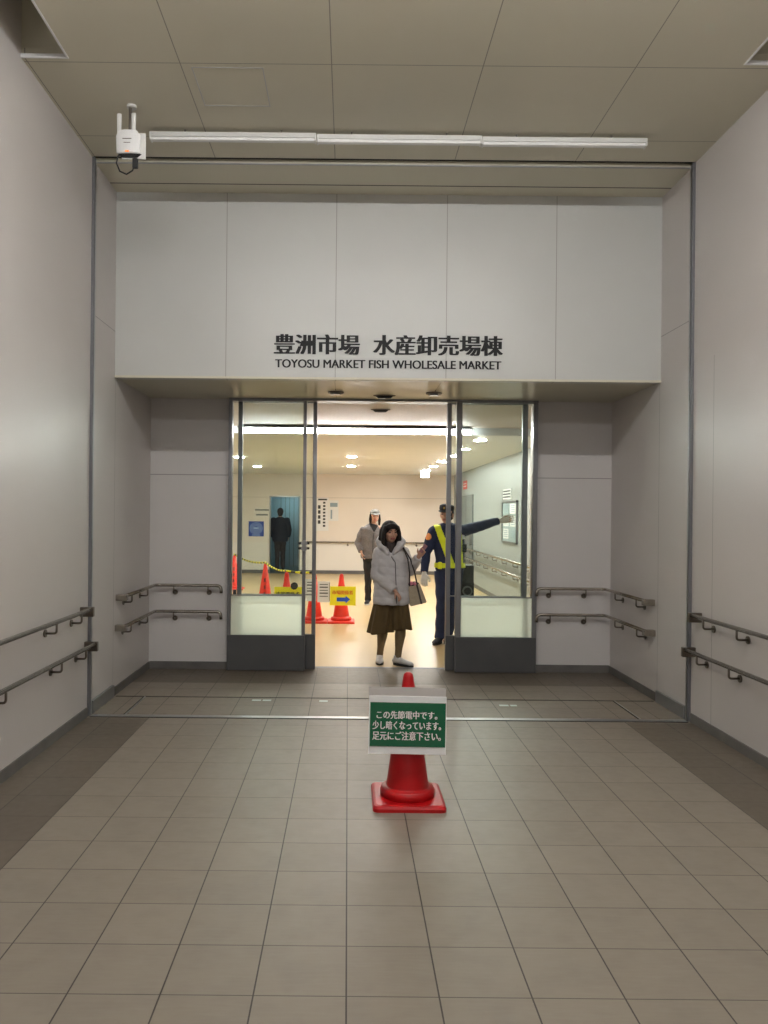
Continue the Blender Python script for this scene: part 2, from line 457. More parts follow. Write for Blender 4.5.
# ------------------------------------------------------------------ ceiling batten lights
def batten(x0, x1, y, z, lab, lit):
    y += .012 * (x0 + 1.4); 
    t = empty('ceiling_light', lab, 'ceiling light', (x0, y, z), 'batten lights across the corridor ceiling')
    obj('housing', bx(x0 + .002, x1 - .002, y - .028, y + .028, z - .058, z - .025, bev=.004), M['lampwhite'], t)
    for xm in (x0 + .25, x1 - .25): obj('mount', bx(xm - .006, xm + .006, y - .006, y + .006, z - .026, z), M['dome'], t)
    obj('diffuser', bx(x0 + .006, x1 - .006, y - .022, y + .022, z - .080, z - .058, bev=.007), M['lit' if lit else 'lampdiff'], t)
    for x in (x0 + .002, x1 - .014):
        obj('end_cap', bx(x, x + .012, y - .030, y + .030, z - .082, z - .028, bev=.003), M['lampwhite'], t)
    return t
for j, (a, c) in enumerate(((-1.436, -.25), (-.25, .93), (.93, 2.11))):
    batten(a, c, 5.52, ZC, ['unlit white batten light on the ceiling, left of three beside the wireless unit',
                            'unlit white batten light on the ceiling, middle of three', 'unlit white batten light on the ceiling, right end of the row'][j], False)
for y, nm in ((3.02, 'nearer'), (-2.4, 'farther')):
    for j, (a, c) in enumerate(((-1.436, -.25), (-.25, .93), (.93, 2.11))):
        batten(a, c, y, ZC, 'lit white batten light overhead, %s row, %s' % (nm, ('left', 'middle', 'right')[j]), True)

# ------------------------------------------------------------------ wall lettering
def px2x(u, D): return u * D / 775.
b = letters(B(), '豊洲市場', px2x(274.8 - 348 - 1.6, YH), px2x(359 - 348 - 1.6, YH), H + 1.352, H + 1.522, YH - .001, .006, bold=.008)
t = empty('wall_lettering', 'black raised Japanese characters on the white header above the doors', 'lettering', (0, YH, 3.0))
obj('characters', b, M['letter'], t)
b = letters(B(), '水産卸売場棟', px2x(374 - 348 - 1.6, YH), px2x(502 - 348 - 1.6, YH), H + 1.352, H + 1.522, YH - .001, .006, bold=.008)
obj('characters', b, M['letter'], t)
t = empty('wall_lettering', 'small English capitals below the Japanese characters on the header', 'lettering', (0, YH, 2.8))
b = letters(B(), 'TOYOSU MARKET FISH WHOLESALE MARKET', px2x(275.5 - 348 - 1.5, YH), px2x(501 - 348 - 1.5, YH), H + 1.238, H + 1.308, YH - .001, .004, bold=.003)
obj('characters', b, M['letter'], t)

# ------------------------------------------------------------------ wireless unit on the ceiling
wx, wy = -1.495, 5.20
zc = H + (514 - 146.5) / 775 * 5.20
t = empty('wireless_router', 'white wireless router with two antennas hanging from the ceiling at left', 'router', (wx, wy, ZC))
obj('ceiling_rose', disc(B(), (wx + .018, wy, ZC - .008), .032, h=.016), M['lampwhite'], t)
obj('pole', limb(B(), [(wx + .010, wy, ZC - .01), (wx + .010, wy, zc)], .012), M['dome'], t, True)
obj('back_plate', bx(wx - .045, wx + .115, wy - .005, wy + .01, zc - .10, zc + .075, bev=.004), M['lampwhite'], t)
b = B(); limb(b, [(wx, wy - .012, zc - .075), (wx, wy - .012, zc - .065), (wx, wy - .012, zc + .05), (wx, wy - .012, zc + .085)], [(.045, .01), (.078, .025), (.083, .028), (.06, .02)], side=(1, 0, 0), n=24)
bd = obj('router_body', b, M['white'], t, False)
b = B(); box(b, wx - .03, wx + .03, wy - .044, wy - .041, zc + .018, zc + .022); box(b, wx - .022, wx + .022, wy - .044, wy - .041, zc - .008, zc - .005)
obj('marking', b, M['dome'], bd)
obj('indicator_lamp', bx(wx - .012, wx + .012, wy - .042, wy - .036, zc - .066, zc - .058), M['led'], bd)
obj('lower_rim', limb(B(), [(wx + .01, wy - .005, zc - .092), (wx + .01, wy - .008, zc - .07)], [(.05, .012), (.080, .022)], side=(1, 0, 0)), M['black'], t)
for ax, dz in ((wx - .062, .195), (wx + .035, .20)):
    obj('antenna', limb(B(), [(ax, wy - .01, zc + .06), (ax, wy - .01, zc + dz)], [(.014, .008), (.016, .008)], side=(1, 0, 0), round_ends=True), M['lampwhite'], t, True)
pp = [V((wx + .045, wy - .01, zc - .09)), V((wx + .045, wy - .01, zc - .14)), V((wx + .03, wy - .01, zc - .18)), V((wx - .01, wy - .01, zc - .205)),
      V((wx - .055, wy - .01, zc - .185)), V((wx - .078, wy - .01, zc - .13)), V((wx - .07, wy - .008, zc - .085)), V((wx - .04, wy - .005, zc - .06))]
obj('cable', limb(B(), pp, .0055, n=8), M['black'], t, True)
obj('plug', bx(wx + .03, wx + .065, wy - .02, wy + .005, zc - .165, zc - .098, bev=.005), M['black'], t)

# ------------------------------------------------------------------ soffit fittings
for (x, y, lab) in ((-.125, 7.28, 'round fitting on the soffit, left of the door sensor'), (.795, 7.28, 'round fitting on the soffit, right of the door sensor')):
    t = empty('smoke_detector', lab, 'ceiling fitting', (x, y, ZS), 'round fittings on the soffit')
    obj('base_ring', disc(B(), (x, y, ZS - .006), .075, h=.012), M['dome'], t)
    obj('dome', disc(B(), (x, y, ZS - .02), .05, h=.018, r2=.045), M['base_steel'], t)
    obj('cross_bar', bx(x - .004, x + .004, y - .16, y + .10, ZS - .004, ZS), M['dome'], t)
for y, z, lab in ((7.46, ZS, 'oval black door sensor under the soffit above the opening'), (8.35, 2.70, 'oval black door sensor on the hall ceiling inside the doors')):
    t = empty('ceiling_sensor', lab, 'sensor', (.34, y, z), 'door sensors')
    obj('sensor_plate', limb(B(), [(.34, y, z - .008), (.34, y, z)], [(.10, .05), (.11, .06)], side=(1, 0, 0), n=24), M['dome'], t)
    obj('sensor_eye', limb(B(), [(.34, y, z - .03), (.34, y, z - .008)], [(.06, .03), (.085, .04)], side=(1, 0, 0), n=24), M['black'], t, True)

# ------------------------------------------------------------------ handrails
def bracket_on(t, p, wall):
    """p: rail point, wall: 'L','R','B' """
    x, y, z = p; d = {'L': V((-1, 0, 0)), 'R': V((1, 0, 0)), 'B': V((0, 1, 0))}[wall]
    w = .078
    pts = bent([V(p), V(p) + V((0, 0, -.075)), V(p) + V((0, 0, -.075)) + d * w], .02)
    br = obj('bracket', limb(B(), pts, .0075, n=10), M['bracket'], t, True)
    q = V(p) + V((0, 0, -.075)) + d * (w - .004)
    obj('wall_plate', disc(B(), q, .026, 'x' if wall != 'B' else 'y', .008), M['bracket'], br)
RO = .08
for side, xw, s, w in (('left', XL, 1, 'L'), ('right', XR, -1, 'R')):
    for z, nm, ye in ((.84, 'upper', 5.80), (.565, 'lower', 5.90)):
        xr = xw + s * RO
        t = empty('handrail', '%s steel handrail along the near %s wall of the corridor' % (nm, side), 'handrail', (xr, 3.0, z), 'handrails')
        obj('rail', limb(B(), [(xr, YB + .3, z), (xr, ye, z)], .0155, n=14), M['rail'], t, True)
        x0, x1 = sorted((xw, xr + s * .02))
        obj('end_return', bx(x0, x1, ye - .03, ye + .005, z - .055, z + .017, bev=.004), M['bracket'], t)
        for yb in (ye - .22, ye - .70, ye - 1.55, ye - 2.4, ye - 3.3):
            bracket_on(t, (xr, yb, z), w)
for side, xw, s, w, xe in (('left', XL, 1, 'L', -1.255), ('right', XR, -1, 'R', 1.885)):
    for z, nm, ys in ((.845, 'upper', 6.66), (.585, 'lower', 6.64)):
        xr = xw + s * RO; yr = YW - RO
        t = empty('handrail', '%s bent steel handrail in the recess %s of the glass doors' % (nm, side), 'handrail', (xr, yr, z), 'handrails')
        pts = bent([(xr, ys, z), (xr, yr, z), (xe, yr, z), (xe, yr, z - .075)], .045)
        obj('rail', limb(B(), pts, .016, n=12), M['rail'], t, True)
        x0, x1 = sorted((xw, xr + s * .015))
        obj('end_return', bx(x0, x1, ys - .005, ys + .060, z - .040, z + .014, bev=.004), M['rail'], t)
        for yb in (ys + .22, 7.42):
            bracket_on(t, (xr, yb, z), w)
        L = xe - xr
        for f in (.28, .80):
            bracket_on(t, (xr + L * f, yr, z), 'B')

# ------------------------------------------------------------------ door set
def leaf(name, x0, x1, y, sx0, sx1, ztop, frosted=True, rail_z=.752, kick=.355, both=True, d=.045):
    """framed glazed panel; stiles sx0 / sx1 wide"""
    o = struct(name, bx(x0, x0 + sx0, y, y + d, .004, ztop, bev=.004), M['frame'])
    obj('stile', bx(x1 - sx1, x1, y, y + d, .004, ztop, bev=.004), M['frame'], o)
    obj('kick_plate', bx(x0 + sx0 * .1, x1 - sx1 * .1, y - .006, y + d - .004, .006, kick, bev=.003), M['kick'], o)
    obj('mid_rail', bx(x0 + sx0, x1 - sx1, y + .008, y + d - .012, rail_z - .0045, rail_z + .0045), M['frame'], o)
    obj('top_rail', bx(x0 + sx0, x1 - sx1, y + .004, y + d - .004, ztop - .008, ztop), M['frame'], o)
    obj('glass_pane', bx(x0 + sx0, x1 - sx1, y + .018, y + .026, rail_z + .0045, ztop - .008), M['glass'], o)
    obj('frosted_pane' if frosted else 'lower_glass_pane', bx(x0 + sx0, x1 - sx1, y + .018, y + .026, kick, rail_z - .0045), M['frost' if frosted else 'glass'], o)
    return o
ZT = ZS - .022
YF = 7.71; YS = 7.80
w1 = leaf('window_1', -1.195, -.418, YF, .035, .034, ZT)
w2 = leaf('window_2', 1.075, 1.885, YF, .056, .045, ZT)
d1 = leaf('door_1', -1.112, -.318, YS, .044, .040, ZT, False)
d2 = leaf('door_2', .990, 1.806, YS, .046, .054, ZT, False)
struct('trim_10', bx(-1.195, 1.885, YF - .005, YS + .09, ZT, ZS), M['frame'])
for a, c in ((-1.195, -1.18), (1.87, 1.885)):
    struct('trim_11' if a < 0 else 'trim_12', bx(a, c, YF + .045, YS + .12, 0, ZT), M['metal'])
for zz in (1.275, 1.225):
    o = obj('door_knob', disc(B(), (-.432, YF - .018, zz), .030, 'y', .036), M['base_steel'], w1)
    obj('knob_stem', bx(-.49, -.380, YF - .008, YF + .0, zz - .012, zz + .012, bev=.003), M['black'], o)
obj('lock_plate', bx(-1.145, -1.115, YF + .05, YS - .002, .755, .80), M['black'], w1)

# ------------------------------------------------------------------ hall beyond
struct('floor', bx(HX0, HX1, 7.96, HY1 + 2.8, -.12, 0), M['hallfloor'])
struct('ceiling', bx(HX0, HX1, 7.96, 10.05, 2.70, 2.78), M['hallceil2'])
struct('ceiling', bx(HX0, HX1, 10.05, HY1, HZ - .02, HZ + .14), M['hallceil'])
DX0, DX1, DZ = -2.06, -1.25, 2.03
def hall_far(z0, z1):
    b = B(); box(b, HX0, DX0, HY1, HY1 + .12, z0, z1); box(b, DX1, HX1, HY1, HY1 + .12, z0, z1)
    if z1 > DZ: box(b, DX0, DX1, HY1, HY1 + .12, DZ, z1)
    return b
struct('wall_far', hall_far(.80, HZ + .1), M['hallwall'])
struct('wall_far', hall_far(0, .80), M['halllow'])
b = B(); box(b, HX0, DX0, HY1 - .015, HY1, 0, .09); box(b, DX1, HX1, HY1 - .015, HY1, 0, .09)
struct('baseboard_far', b, M['base'])
struct('wall_hall_right', bx(HX1, HX1 + .12, 7.96, HY1 + .1, 0, HZ + .16), M['hallright'])
struct('baseboard_hall_right', bx(HX1 - .012, HX1, 7.96, HY1 - .015, 0, .08), M['base'])
struct('wall_hall_left', bx(HX0 - .12, HX0, 7.96, HY1 + .1, 0, HZ + .16), M['hallright'])
b = B(); box(b, HX0, -1.195, 7.95, 8.02, 0, 2.72); box(b, 1.885, HX1, 7.95, 8.02, 0, 2.72)
struct('wall_hall_front', b, M['halllow'])
# dim corridor behind the far doorway
b = B()
box(b, DX0 - .3, DX0 - .2, HY1 + .12, HY1 + 2.8, 0, 2.3); box(b, DX1 + .2, DX1 + .3, HY1 + .12, HY1 + 2.8, 0, 2.3)
box(b, DX0 - .3, DX1 + .3, HY1 + 2.8, HY1 + 2.9, 0, 2.3)
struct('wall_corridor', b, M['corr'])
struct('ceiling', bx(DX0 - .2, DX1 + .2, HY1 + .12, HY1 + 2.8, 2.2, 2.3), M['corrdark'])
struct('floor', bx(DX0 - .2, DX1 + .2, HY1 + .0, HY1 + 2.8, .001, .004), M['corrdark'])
b = B(); box(b, DX0, DX0 + .03, HY1 - .02, HY1 + .12, 0, DZ); box(b, DX1 - .03, DX1, HY1 - .02, HY1 + .12, 0, DZ); box(b, DX0, DX1, HY1 - .02, HY1 + .12, DZ - .03, DZ)
struct('trim_13', b, M['metal'])
t = empty('corridor_fill_lamp', 'small round lamp added on the ceiling to light the dim passage', 'ceiling light', (-1.65, HY1 + 2.2, 2.2))  # invented lamp, put in to light the passage
obj('lamp_ring', disc(B(), (-1.65, HY1 + 2.2, 2.192), .10, h=.016), M['lampwhite'], t)
obj('lamp_lens', disc(B(), (-1.65, HY1 + 2.2, 2.181), .08, h=.008), nmat('cool_fill_lamp', (.9, .9, .9), emit=(.75, .95, 1.), estr=14), t)
# hall handrails
def hallrail(pts, lab, wall, bl, z):
    t = empty('handrail', lab, 'handrail', pts[0], 'handrails')
    obj('rail', limb(B(), pts, .02, n=10), M['rail'], t, True)
    for p in bl: bracket_on(t, p, wall)
hallrail([(-1.1, HY1 - .08, .83), (HX1 - .1, HY1 - .08, .83)], 'long brown handrail along the far wall of the hall', 'B',
         [(-.9 + .9 * k, HY1 - .08, .83) for k in range(5)], .83)
hallrail([(HX1 - .08, 8.6, .81), (HX1 - .08, HY1 - .1, .81)], 'long handrail along the right wall of the hall, seen through glass', 'R',
         [(HX1 - .08, 9 + .9 * k, .81) for k in range(12)], .81)
hallrail([(HX1 - .08, 8.6, .60), (HX1 - .08, HY1 - .1, .60)], 'lower handrail along the right wall of the hall, seen through glass', 'R',
         [(HX1 - .08, 9 + .9 * k, .60) for k in range(12)], .60)
# hall light line
for k in range(3):
    x0 = -1.42 + k * 1.0; y = 10.0
    t = empty('ceiling_light', ['lit linear lamp across the hall ceiling, left section', 'lit linear lamp across the hall ceiling, middle section',
                               'lit linear lamp across the hall ceiling, right section'][k], 'ceiling light', (x0, 10.0, 2.66), 'linear lamps across the hall ceiling')
    obj('housing', bx(x0, x0 + .998, 10.00, 10.05, 2.605, 2.70, bev=.002), M['lampwhite'], t)
    obj('added_visor', bx(x0, x0 + .998, 9.86, 10.0, 2.664, 2.674), M['dome'], t)  # added to shade the front ceiling from the diffuser
    obj('diffuser', bx(x0 + .004, x0 + .994, 9.965, 10.00, 2.607, 2.662, bev=.006), M['hall_lit'], t)
# hall downlights
n0 = None; k = 0
locs = [(1.80, 10.6 + 1.45 * i) for i in range(6)] + [(.06, 13.9), (.06, 16.6), (-2.0, 11.5), (-2.0, 14.2), (-2.0, 17.0), (-3.3, 13.0)]  # the left-hand downlights are added to brighten the hall
names = ['nearest', 'second', 'third', 'fourth', 'fifth', 'farthest']
for i, (x, y) in enumerate(locs):
    zc_ = HZ - .02 if y > 10.05 else HZ
    if i < 6: lab = 'round lit downlight in the right-hand row of the hall ceiling, %s one' % names[i]
    else: lab = ['round lit downlight at mid ceiling of the hall, nearer one', 'round lit downlight at mid ceiling of the hall, farther one',
                 'round downlight added to brighten the hall, left row, nearest', 'round downlight added to brighten the hall, left row, middle', 'round downlight added to brighten the hall, left row, farthest',
                 'round downlight added to brighten the hall, by its left wall', 'round lit downlight just inside the right door leaf', 'round lit downlight just inside the left door leaf'][i - 6]
    if n0 is None:
        n0 = empty('downlight', lab, 'ceiling light', (0, 0, 0), 'round downlights in the hall ceiling')
        obj('ring', disc(B(), (0, 0, -.005), .10, h=.010), M['lampwhite'], n0)
        obj('lens', disc(B(), (0, 0, -.013), .078, h=.006), M['down'], n0)
        n0.location = (x, y, zc_)
    else:
        dup(n0, (x, y, zc_), lab)
# exit sign
ex, ey, ez = 1.81, 18.3, H + (514 - 473) / 775 * 18.3
t = empty('exit_sign', 'bright white exit sign hanging from the hall ceiling', 'sign', (ex, ey, ez))
obj('sign_box', bx(ex - .10, ex + .10, ey, ey + .05, ez - .09, ez + .09, bev=.005), M['exit'], t)
b = B(); ell(b, (ex - .005, ey - .003, ez + .045), (.011, .003, .011)); limb(b, [(ex, ey - .003, ez + .03), (ex - .01, ey - .003, ez - .01)], .009)
limb(b, [(ex - .01, ey - .003, ez - .01), (ex + .02, ey - .003, ez - .03), (ex + .02, ey - .003, ez - .06)], .006); limb(b, [(ex - .01, ey - .003, ez - .01), (ex - .03, ey - .003, ez - .05)], .006)
limb(b, [(ex, ey - .003, ez + .025), (ex + .03, ey - .003, ez + .01)], .005)
obj('running_figure', b, M['exitgreen'], t)
obj('hanger', limb(B(), [(ex, ey + .025, ez + .09), (ex, ey + .025, HZ - .02)], .008), M['lampwhite'], t)
# grey door and red sign on the right wall
y0, y1 = 17.1, 18.9
o = struct('door_3', bx(HX1 - .03, HX1 - .002, y0, y1, .004, 2.03), M['doorgrey'])
obj('door_handle', bx(HX1 - .09, HX1 - .03, y0 + .08, y0 + .11, .9, 1.15, bev=.005), M['metal'], o)
obj('door_seam', bx(HX1 - .033, HX1 - .03, (y0 + y1) / 2 - .006, (y0 + y1) / 2 + .006, .004, 2.03), M['gap'], o)
t = empty('red_sign', 'small red sign with white marks on the right hall wall above the grey door', 'sign', (HX1, 18.3, 2.25))
obj('sign_plate', bx(HX1 - .012, HX1, 18.05, 18.6, 2.18, 2.38), M['redsign'], t)
b = B(); box(b, HX1 - .015, HX1 - .012, 18.12, 18.53, 2.24, 2.26); box(b, HX1 - .015, HX1 - .012, 18.12, 18.53, 2.30, 2.32); obj('white_mark', b, M['paper'], t)
# notice board and small sign on the right wall
t = empty('notice_board', 'grey framed notice board on the right hall wall, seen through the right glass', 'notice board', (HX1, 13.2, 1.1))
yb0, yb1, zb0, zb1 = 12.62, 13.85, 1.10, 1.82
b = B(); box(b, HX1 - .03, HX1, yb0, yb1, zb0, zb0 + .03); box(b, HX1 - .03, HX1, yb0, yb1, zb1 - .03, zb1)
box(b, HX1 - .03, HX1, yb0, yb0 + .05, zb0, zb1); box(b, HX1 - .03, HX1, yb1 - .05, yb1, zb0, zb1)
obj('frame', b, M['frame'], t)
obj('board', bx(HX1 - .015, HX1, yb0 + .05, yb1 - .05, zb0 + .03, zb1 - .03), M['boardgrey'], t)
p0 = None
for r in range(3):
    for c in range(2):
        ly = yb0 + .12 + c * .55; lz = zb0 + .07 + r * .215
        b = B(); box(b, HX1 - .019, HX1 - .0155, ly, ly + .42, lz, lz + .17, mi=0)
        for q in range(4): box(b, HX1 - .021, HX1 - .019, ly + .05, ly + .35, lz + .03 + q * .033, lz + .042 + q * .033, mi=1)
        lab = '%s sheet pinned on the framed notice board, %s column' % (('bottom', 'middle', 'top')[r], ('right', 'left')[c])
        tag(obj('pinned_sheet', b, [M['paper' if (r + c) % 3 else 'boardgrey'], M['paperblue']]), lab, 'paper', 'sheets on the notice board')
t = empty('wall_notice', 'small dark lettered sign on the right hall wall above the notice board', 'sign', (HX1, 13.4, 1.84))
obj('plate', bx(HX1 - .012, HX1, 13.12, 13.85, 1.85, 2.03), M['paper'], t)
b = B()
for z in (1.88, 1.93, 1.98): box(b, HX1 - .015, HX1 - .012, 13.2, 13.78, z, z + .025)
obj('print_lines', b, M['ink'], t)
b = B(); box(b, HX1 - .016, HX1 - .012, 13.12, 13.14, 1.85, 2.03); box(b, HX1 - .016, HX1 - .012, 13.83, 13.85, 1.85, 2.03); obj('edge', b, M['frame'], t)
# posters on the far wall
yy = HY1
def fx(px): return (px - 348) * HY1 / 775
def fz(py): return H + (514 - py) * HY1 / 775
t = empty('wall_directory', 'tall white sign with a column of black characters on the far hall wall', 'sign', (fx(322), yy, fz(531)))
obj('panel', bx(fx(315), fx(328.6), yy - .02, yy, fz(531), fz(498)), M['paper'], t)
b = B(); random.seed(9)
for k in range(8):
    z = fz(502 + k * 3.3); obj('printed_character', bx(fx(323.0), fx(325.4), yy - .024, yy - .02, z - .05, z), M['ink'], t)
box(b, fx(318), fx(327), yy - .024, yy - .02, fz(500.6), fz(499))
for k in range(4): obj('printed_character', bx(fx(318.0), fx(320.5), yy - .024, yy - .02, fz(509 + 5 * k), fz(505.5 + 5 * k)), M['ink'], t)
obj('heading_bar', b, M['ink'], t)
t = empty('wall_poster', 'white poster with green and blue print beside the tall sign on the far wall', 'poster', (fx(333), yy, fz(520)))
obj('sheet', bx(fx(329), fx(338.4), yy - .01, yy, fz(521), fz(500.5)), M['paper'], t)
b = B(); box(b, fx(330), fx(337.5), yy - .013, yy - .01, fz(507), fz(503)); box(b, fx(330.6), fx(332.2), yy - .013, yy - .01, fz(519), fz(510)); obj('print_marks', b, M['paperblue'], t)
bxm, bz = fx(256.3), fz(529.6)
t = empty('wall_poster', 'blue square poster with pale rings on the far wall left of the doorway', 'poster', (bxm, yy, bz - .2))
obj('sheet', bx(fx(248.8), fx(264), yy - .01, yy, fz(537.2), fz(522.2)), nmat('poster_blue', (.008, .05, .33), .4), t)
b = B()
for r in (.165, .125, .085):
    for k in range(28):
        a, c = 2 * PI * k / 28, 2 * PI * (k + 1) / 28
        vs = [b.verts.new((bxm + rr * math.cos(g), yy - .012, bz + .015 + rr * math.sin(g) * .9)) for rr, g in ((r, a), (r, c), (r - .014, c), (r - .014, a))]
        b.faces.new(vs)
box(b, bxm - .06, bxm + .06, yy - .013, yy - .01, bz - .012, bz + .04); box(b, bxm - .11, bxm + .11, yy - .013, yy - .01, bz - .175, bz - .155)
obj('ring_print', b, nmat('pale_blue', (.35, .5, .85)), t)
t = empty('wall_notice', 'narrow pale notice with black and red lines above the blue poster', 'sign', (fx(262), yy, fz(518)))
obj('sheet', bx(fx(254), fx(270.5), yy - .012, yy, fz(518), fz(508.5)), M['halllow'], t)
b = B(); box(b, fx(255), fx(269), yy - .015, yy - .012, fz(511.5), fz(510)); box(b, fx(256), fx(268), yy - .015, yy - .012, fz(516.4), fz(514.8)); obj('print_lines', b, M['doorgrey'], t)

# ------------------------------------------------------------------ traffic cones
def cone_parts(t, mat, marks):
    """0.7 m cone standing on the origin"""
    b = B()
    # rounded square base slab
    pts = []
    for cx, cy, a0 in ((.165, .165, 0), (-.165, .165, 90), (-.165, -.165, 180), (.165, -.165, 270)):
        for k in range(6):
            a = math.radians(a0 + 18 * k); pts.append((cx + .03 * math.cos(a), cy + .03 * math.sin(a)))
    lv = []
    for z, s in ((0, 1.), (.018, 1.0), (.03, .965), (.034, .90)):
        lv.append([b.verts.new((x * s, y * s, z)) for x, y in pts])
    for j in range(3):
        for k in range(24): b.faces.new((lv[j][k], lv[j][(k + 1) % 24], lv[j + 1][(k + 1) % 24], lv[j + 1][k]))
    b.faces.new(lv[0][::-1]); b.faces.new(lv[-1])
    base = obj('base', b, mat, t, False)
    b = B()
    prof = [(.150, .030), (.1505, .058), (.149, .064), (.144, .074), (.138, .080), (.122, .0835), (.118, .085), (.116, .090), (.1135, .108), (.052, .52), (.050, .523), (.050, .532), (.0475, .536), (.029, .675), (.024, .693), (.012, .702)]
    limb(b, [(0, 0, z) for r, z in prof], [r for r, z in prof], n=40)
    obj('cone_body', b, mat, t, True)
    if marks:
        b = B()
        for z in marks:
            r = .112 - (z - .125) * .152
            box(b, -.018, .018, -r - .009, -r + .01, z - .028, z - .018); box(b, -.018, .018, -r - .009, -r + .01, z - .004, z + .006)
            box(b, -.018, .018, -r - .009, -r + .01, z + .018, z + .028); box(b, -.005, .005, -r - .010, -r + .01, z - .03, z + .03)
        obj('character_marks', b, M['ink'], t)
c0 = empty('traffic_cone', 'glossy red traffic cone on the grey tiles carrying the green sign', 'traffic cone', (0, 0, 0), 'traffic cones')
cone_parts(c0, M['red'], None)
c0.location = (.341, 4.27, 0)
c1 = empty('traffic_cone', 'orange-red cone in the hall carrying the yellow arrow sign', 'traffic cone', (0, 0, 0), 'traffic cones')
cone_parts(c1, M['orange'], None); c1.location = (-.085, 11.25, 0)
c2 = empty('traffic_cone', 'orange-red cone with black marks behind the left glass, middle of the rope', 'traffic cone', (0, 0, 0), 'traffic cones')
cone_parts(c2, M['orange'], (.18, .30, .42)); c2.location = (-1.42, 13.4, 0)
dup(c2, (-.478, 11.25, 0), 'orange-red cone in the hall behind the white paper notices, at the rope end')
dup(c1, (-.90, 11.5, 0), 'orange-red cone behind the left glass with a yellow board hung on it')
dup(c2, (-2.335, 16.0, 0), 'farthest orange-red cone, seen past the left edge of the doors')

# green sign hanging on the near cone
sx, sy = .335, 4.130
t = empty('hanging_sign', 'green sign with white Japanese writing hung on the red cone', 'sign', (sx, sy, .28))
x0, x1 = px2x(369.5 - 348 + 1, sy), px2x(447.5 - 348 + .5, sy)
z0, z1, z2 = H - (754 - 514.3) / 775 * sy, H - (696 - 514.3) / 775 * sy, H - (689 - 514.3) / 775 * sy
# tilted about the y axis a hair: it hangs a little crooked
def tilt(bm, a=.012):
    c = V(((x0 + x1) / 2, sy, z0)); bmesh.ops.rotate(bm, verts=bm.verts, cent=c, matrix=Matrix.Rotation(-a, 3, 'Y')); return bm
a_ = -.010
obj('board', tilt(bx(x0, x1, sy, sy + .006, z0, z1, bev=.001), a_), M['white'], t)
obj('sleeve_flap', tilt(bx(x0 - .002, x1 - .004, sy + .003, sy + .005, z1, z2 + .01), a_), M['sleeve'], t, label='clear plastic sleeve edge above the board')
gz0, gz1 = z0 + .040, z1 - .034
obj('green_panel', tilt(bx(x0 + .006, x1 - .004, sy - .002, sy, gz0, gz1), a_), M['green'], t)
b = B(); gw = x1 - x0
hh = gz1 - gz0
for s_, fa, fb, za, zb in (('この先節電中です。', .10, .88, .63, .81), ('少し暗くなっています。', .05, .93, .39, .58), ('足元にご注意下さい。', .05, .93, .15, .345)):
    letters(b, s_, x0 + gw * fa, x0 + gw * fb, gz0 + hh * za, gz0 + hh * zb, sy - .002, .0012, bold=.0011)
obj('white_writing', tilt(b, a_), M['white'], t)
obj('hook_cord', limb(B(), [V((.333 + .07 * math.cos(g), 4.27 + (.07 if abs(g - 1.5 * PI) > .5 else .118) * math.sin(g), z1 - .07)) for g in [2 * PI * k / 20 for k in range(21)]], .003, n=6), M['white'], t)

# yellow arrow sign
yx0, yx1 = px2x(330.5 - 348, 11.0), px2x(356.5 - 348, 11.0); yz0, yz1 = H - 91.5 / 775 * 11.0, H - 72.5 / 775 * 11.0
t = empty('hanging_sign', 'yellow sign with orange writing and a blue arrow on the hall cone', 'sign', (yx0, 11.0, yz0))
obj('board', bx(yx0, yx1, 11.0, 11.006, yz0, yz1, bev=.001), M['yellow'], t)
obj('orange_writing', letters(B(), '市場関係者', yx0 + .035, yx1 - .04, yz1 - .115, yz1 - .055, 10.999, .001, bold=.003), M['orangeink'], t)
b = B(); zm = yz0 + .085; pts = [(-.09, .028), (.035, .028), (.035, .055), (.10, 0), (.035, -.055), (.035, -.028), (-.09, -.028)]
f = b.faces.new([b.verts.new(((yx0 + yx1) / 2 + x + .005, 10.998, zm + z)) for x, z in pts]); obj('blue_arrow', b, M['blue'], t)
# partly hidden yellow board on the cone behind glass
yx0, yx1 = px2x(275 - 348, 11.25), px2x(302.5 - 348, 11.25); yz1 = H - 73.5 / 775 * 11.25; yz0 = yz1 - .27
t = empty('hanging_sign', 'yellow board on the cone behind the left glass, its lower part frosted', 'sign', (yx0, 11.25, yz0))
obj('board', bx(yx0, yx1, 11.25, 11.256, yz0, yz1, bev=.001), M['yellow'], t)
obj('dark_writing', letters(B(), '市場関係者', yx0 + .03, yx1 - .03, yz1 - .12, yz1 - .07, 11.249, .001, bold=.003), M['ink'], t)
# round black object hung on the rope
t = empty('hanging_reel', 'round black disc-shaped reel beside the yellow board behind the left glass', 'reel', (-.765, 11.2, .5))
obj('reel_body', disc(B(), (-.765, 11.18, .525), .052, 'y', .05), M['black'], t)
obj('reel_rim', disc(B(), (-.765, 11.15, .525), .03, 'y', .008), M['casegrey'], t)
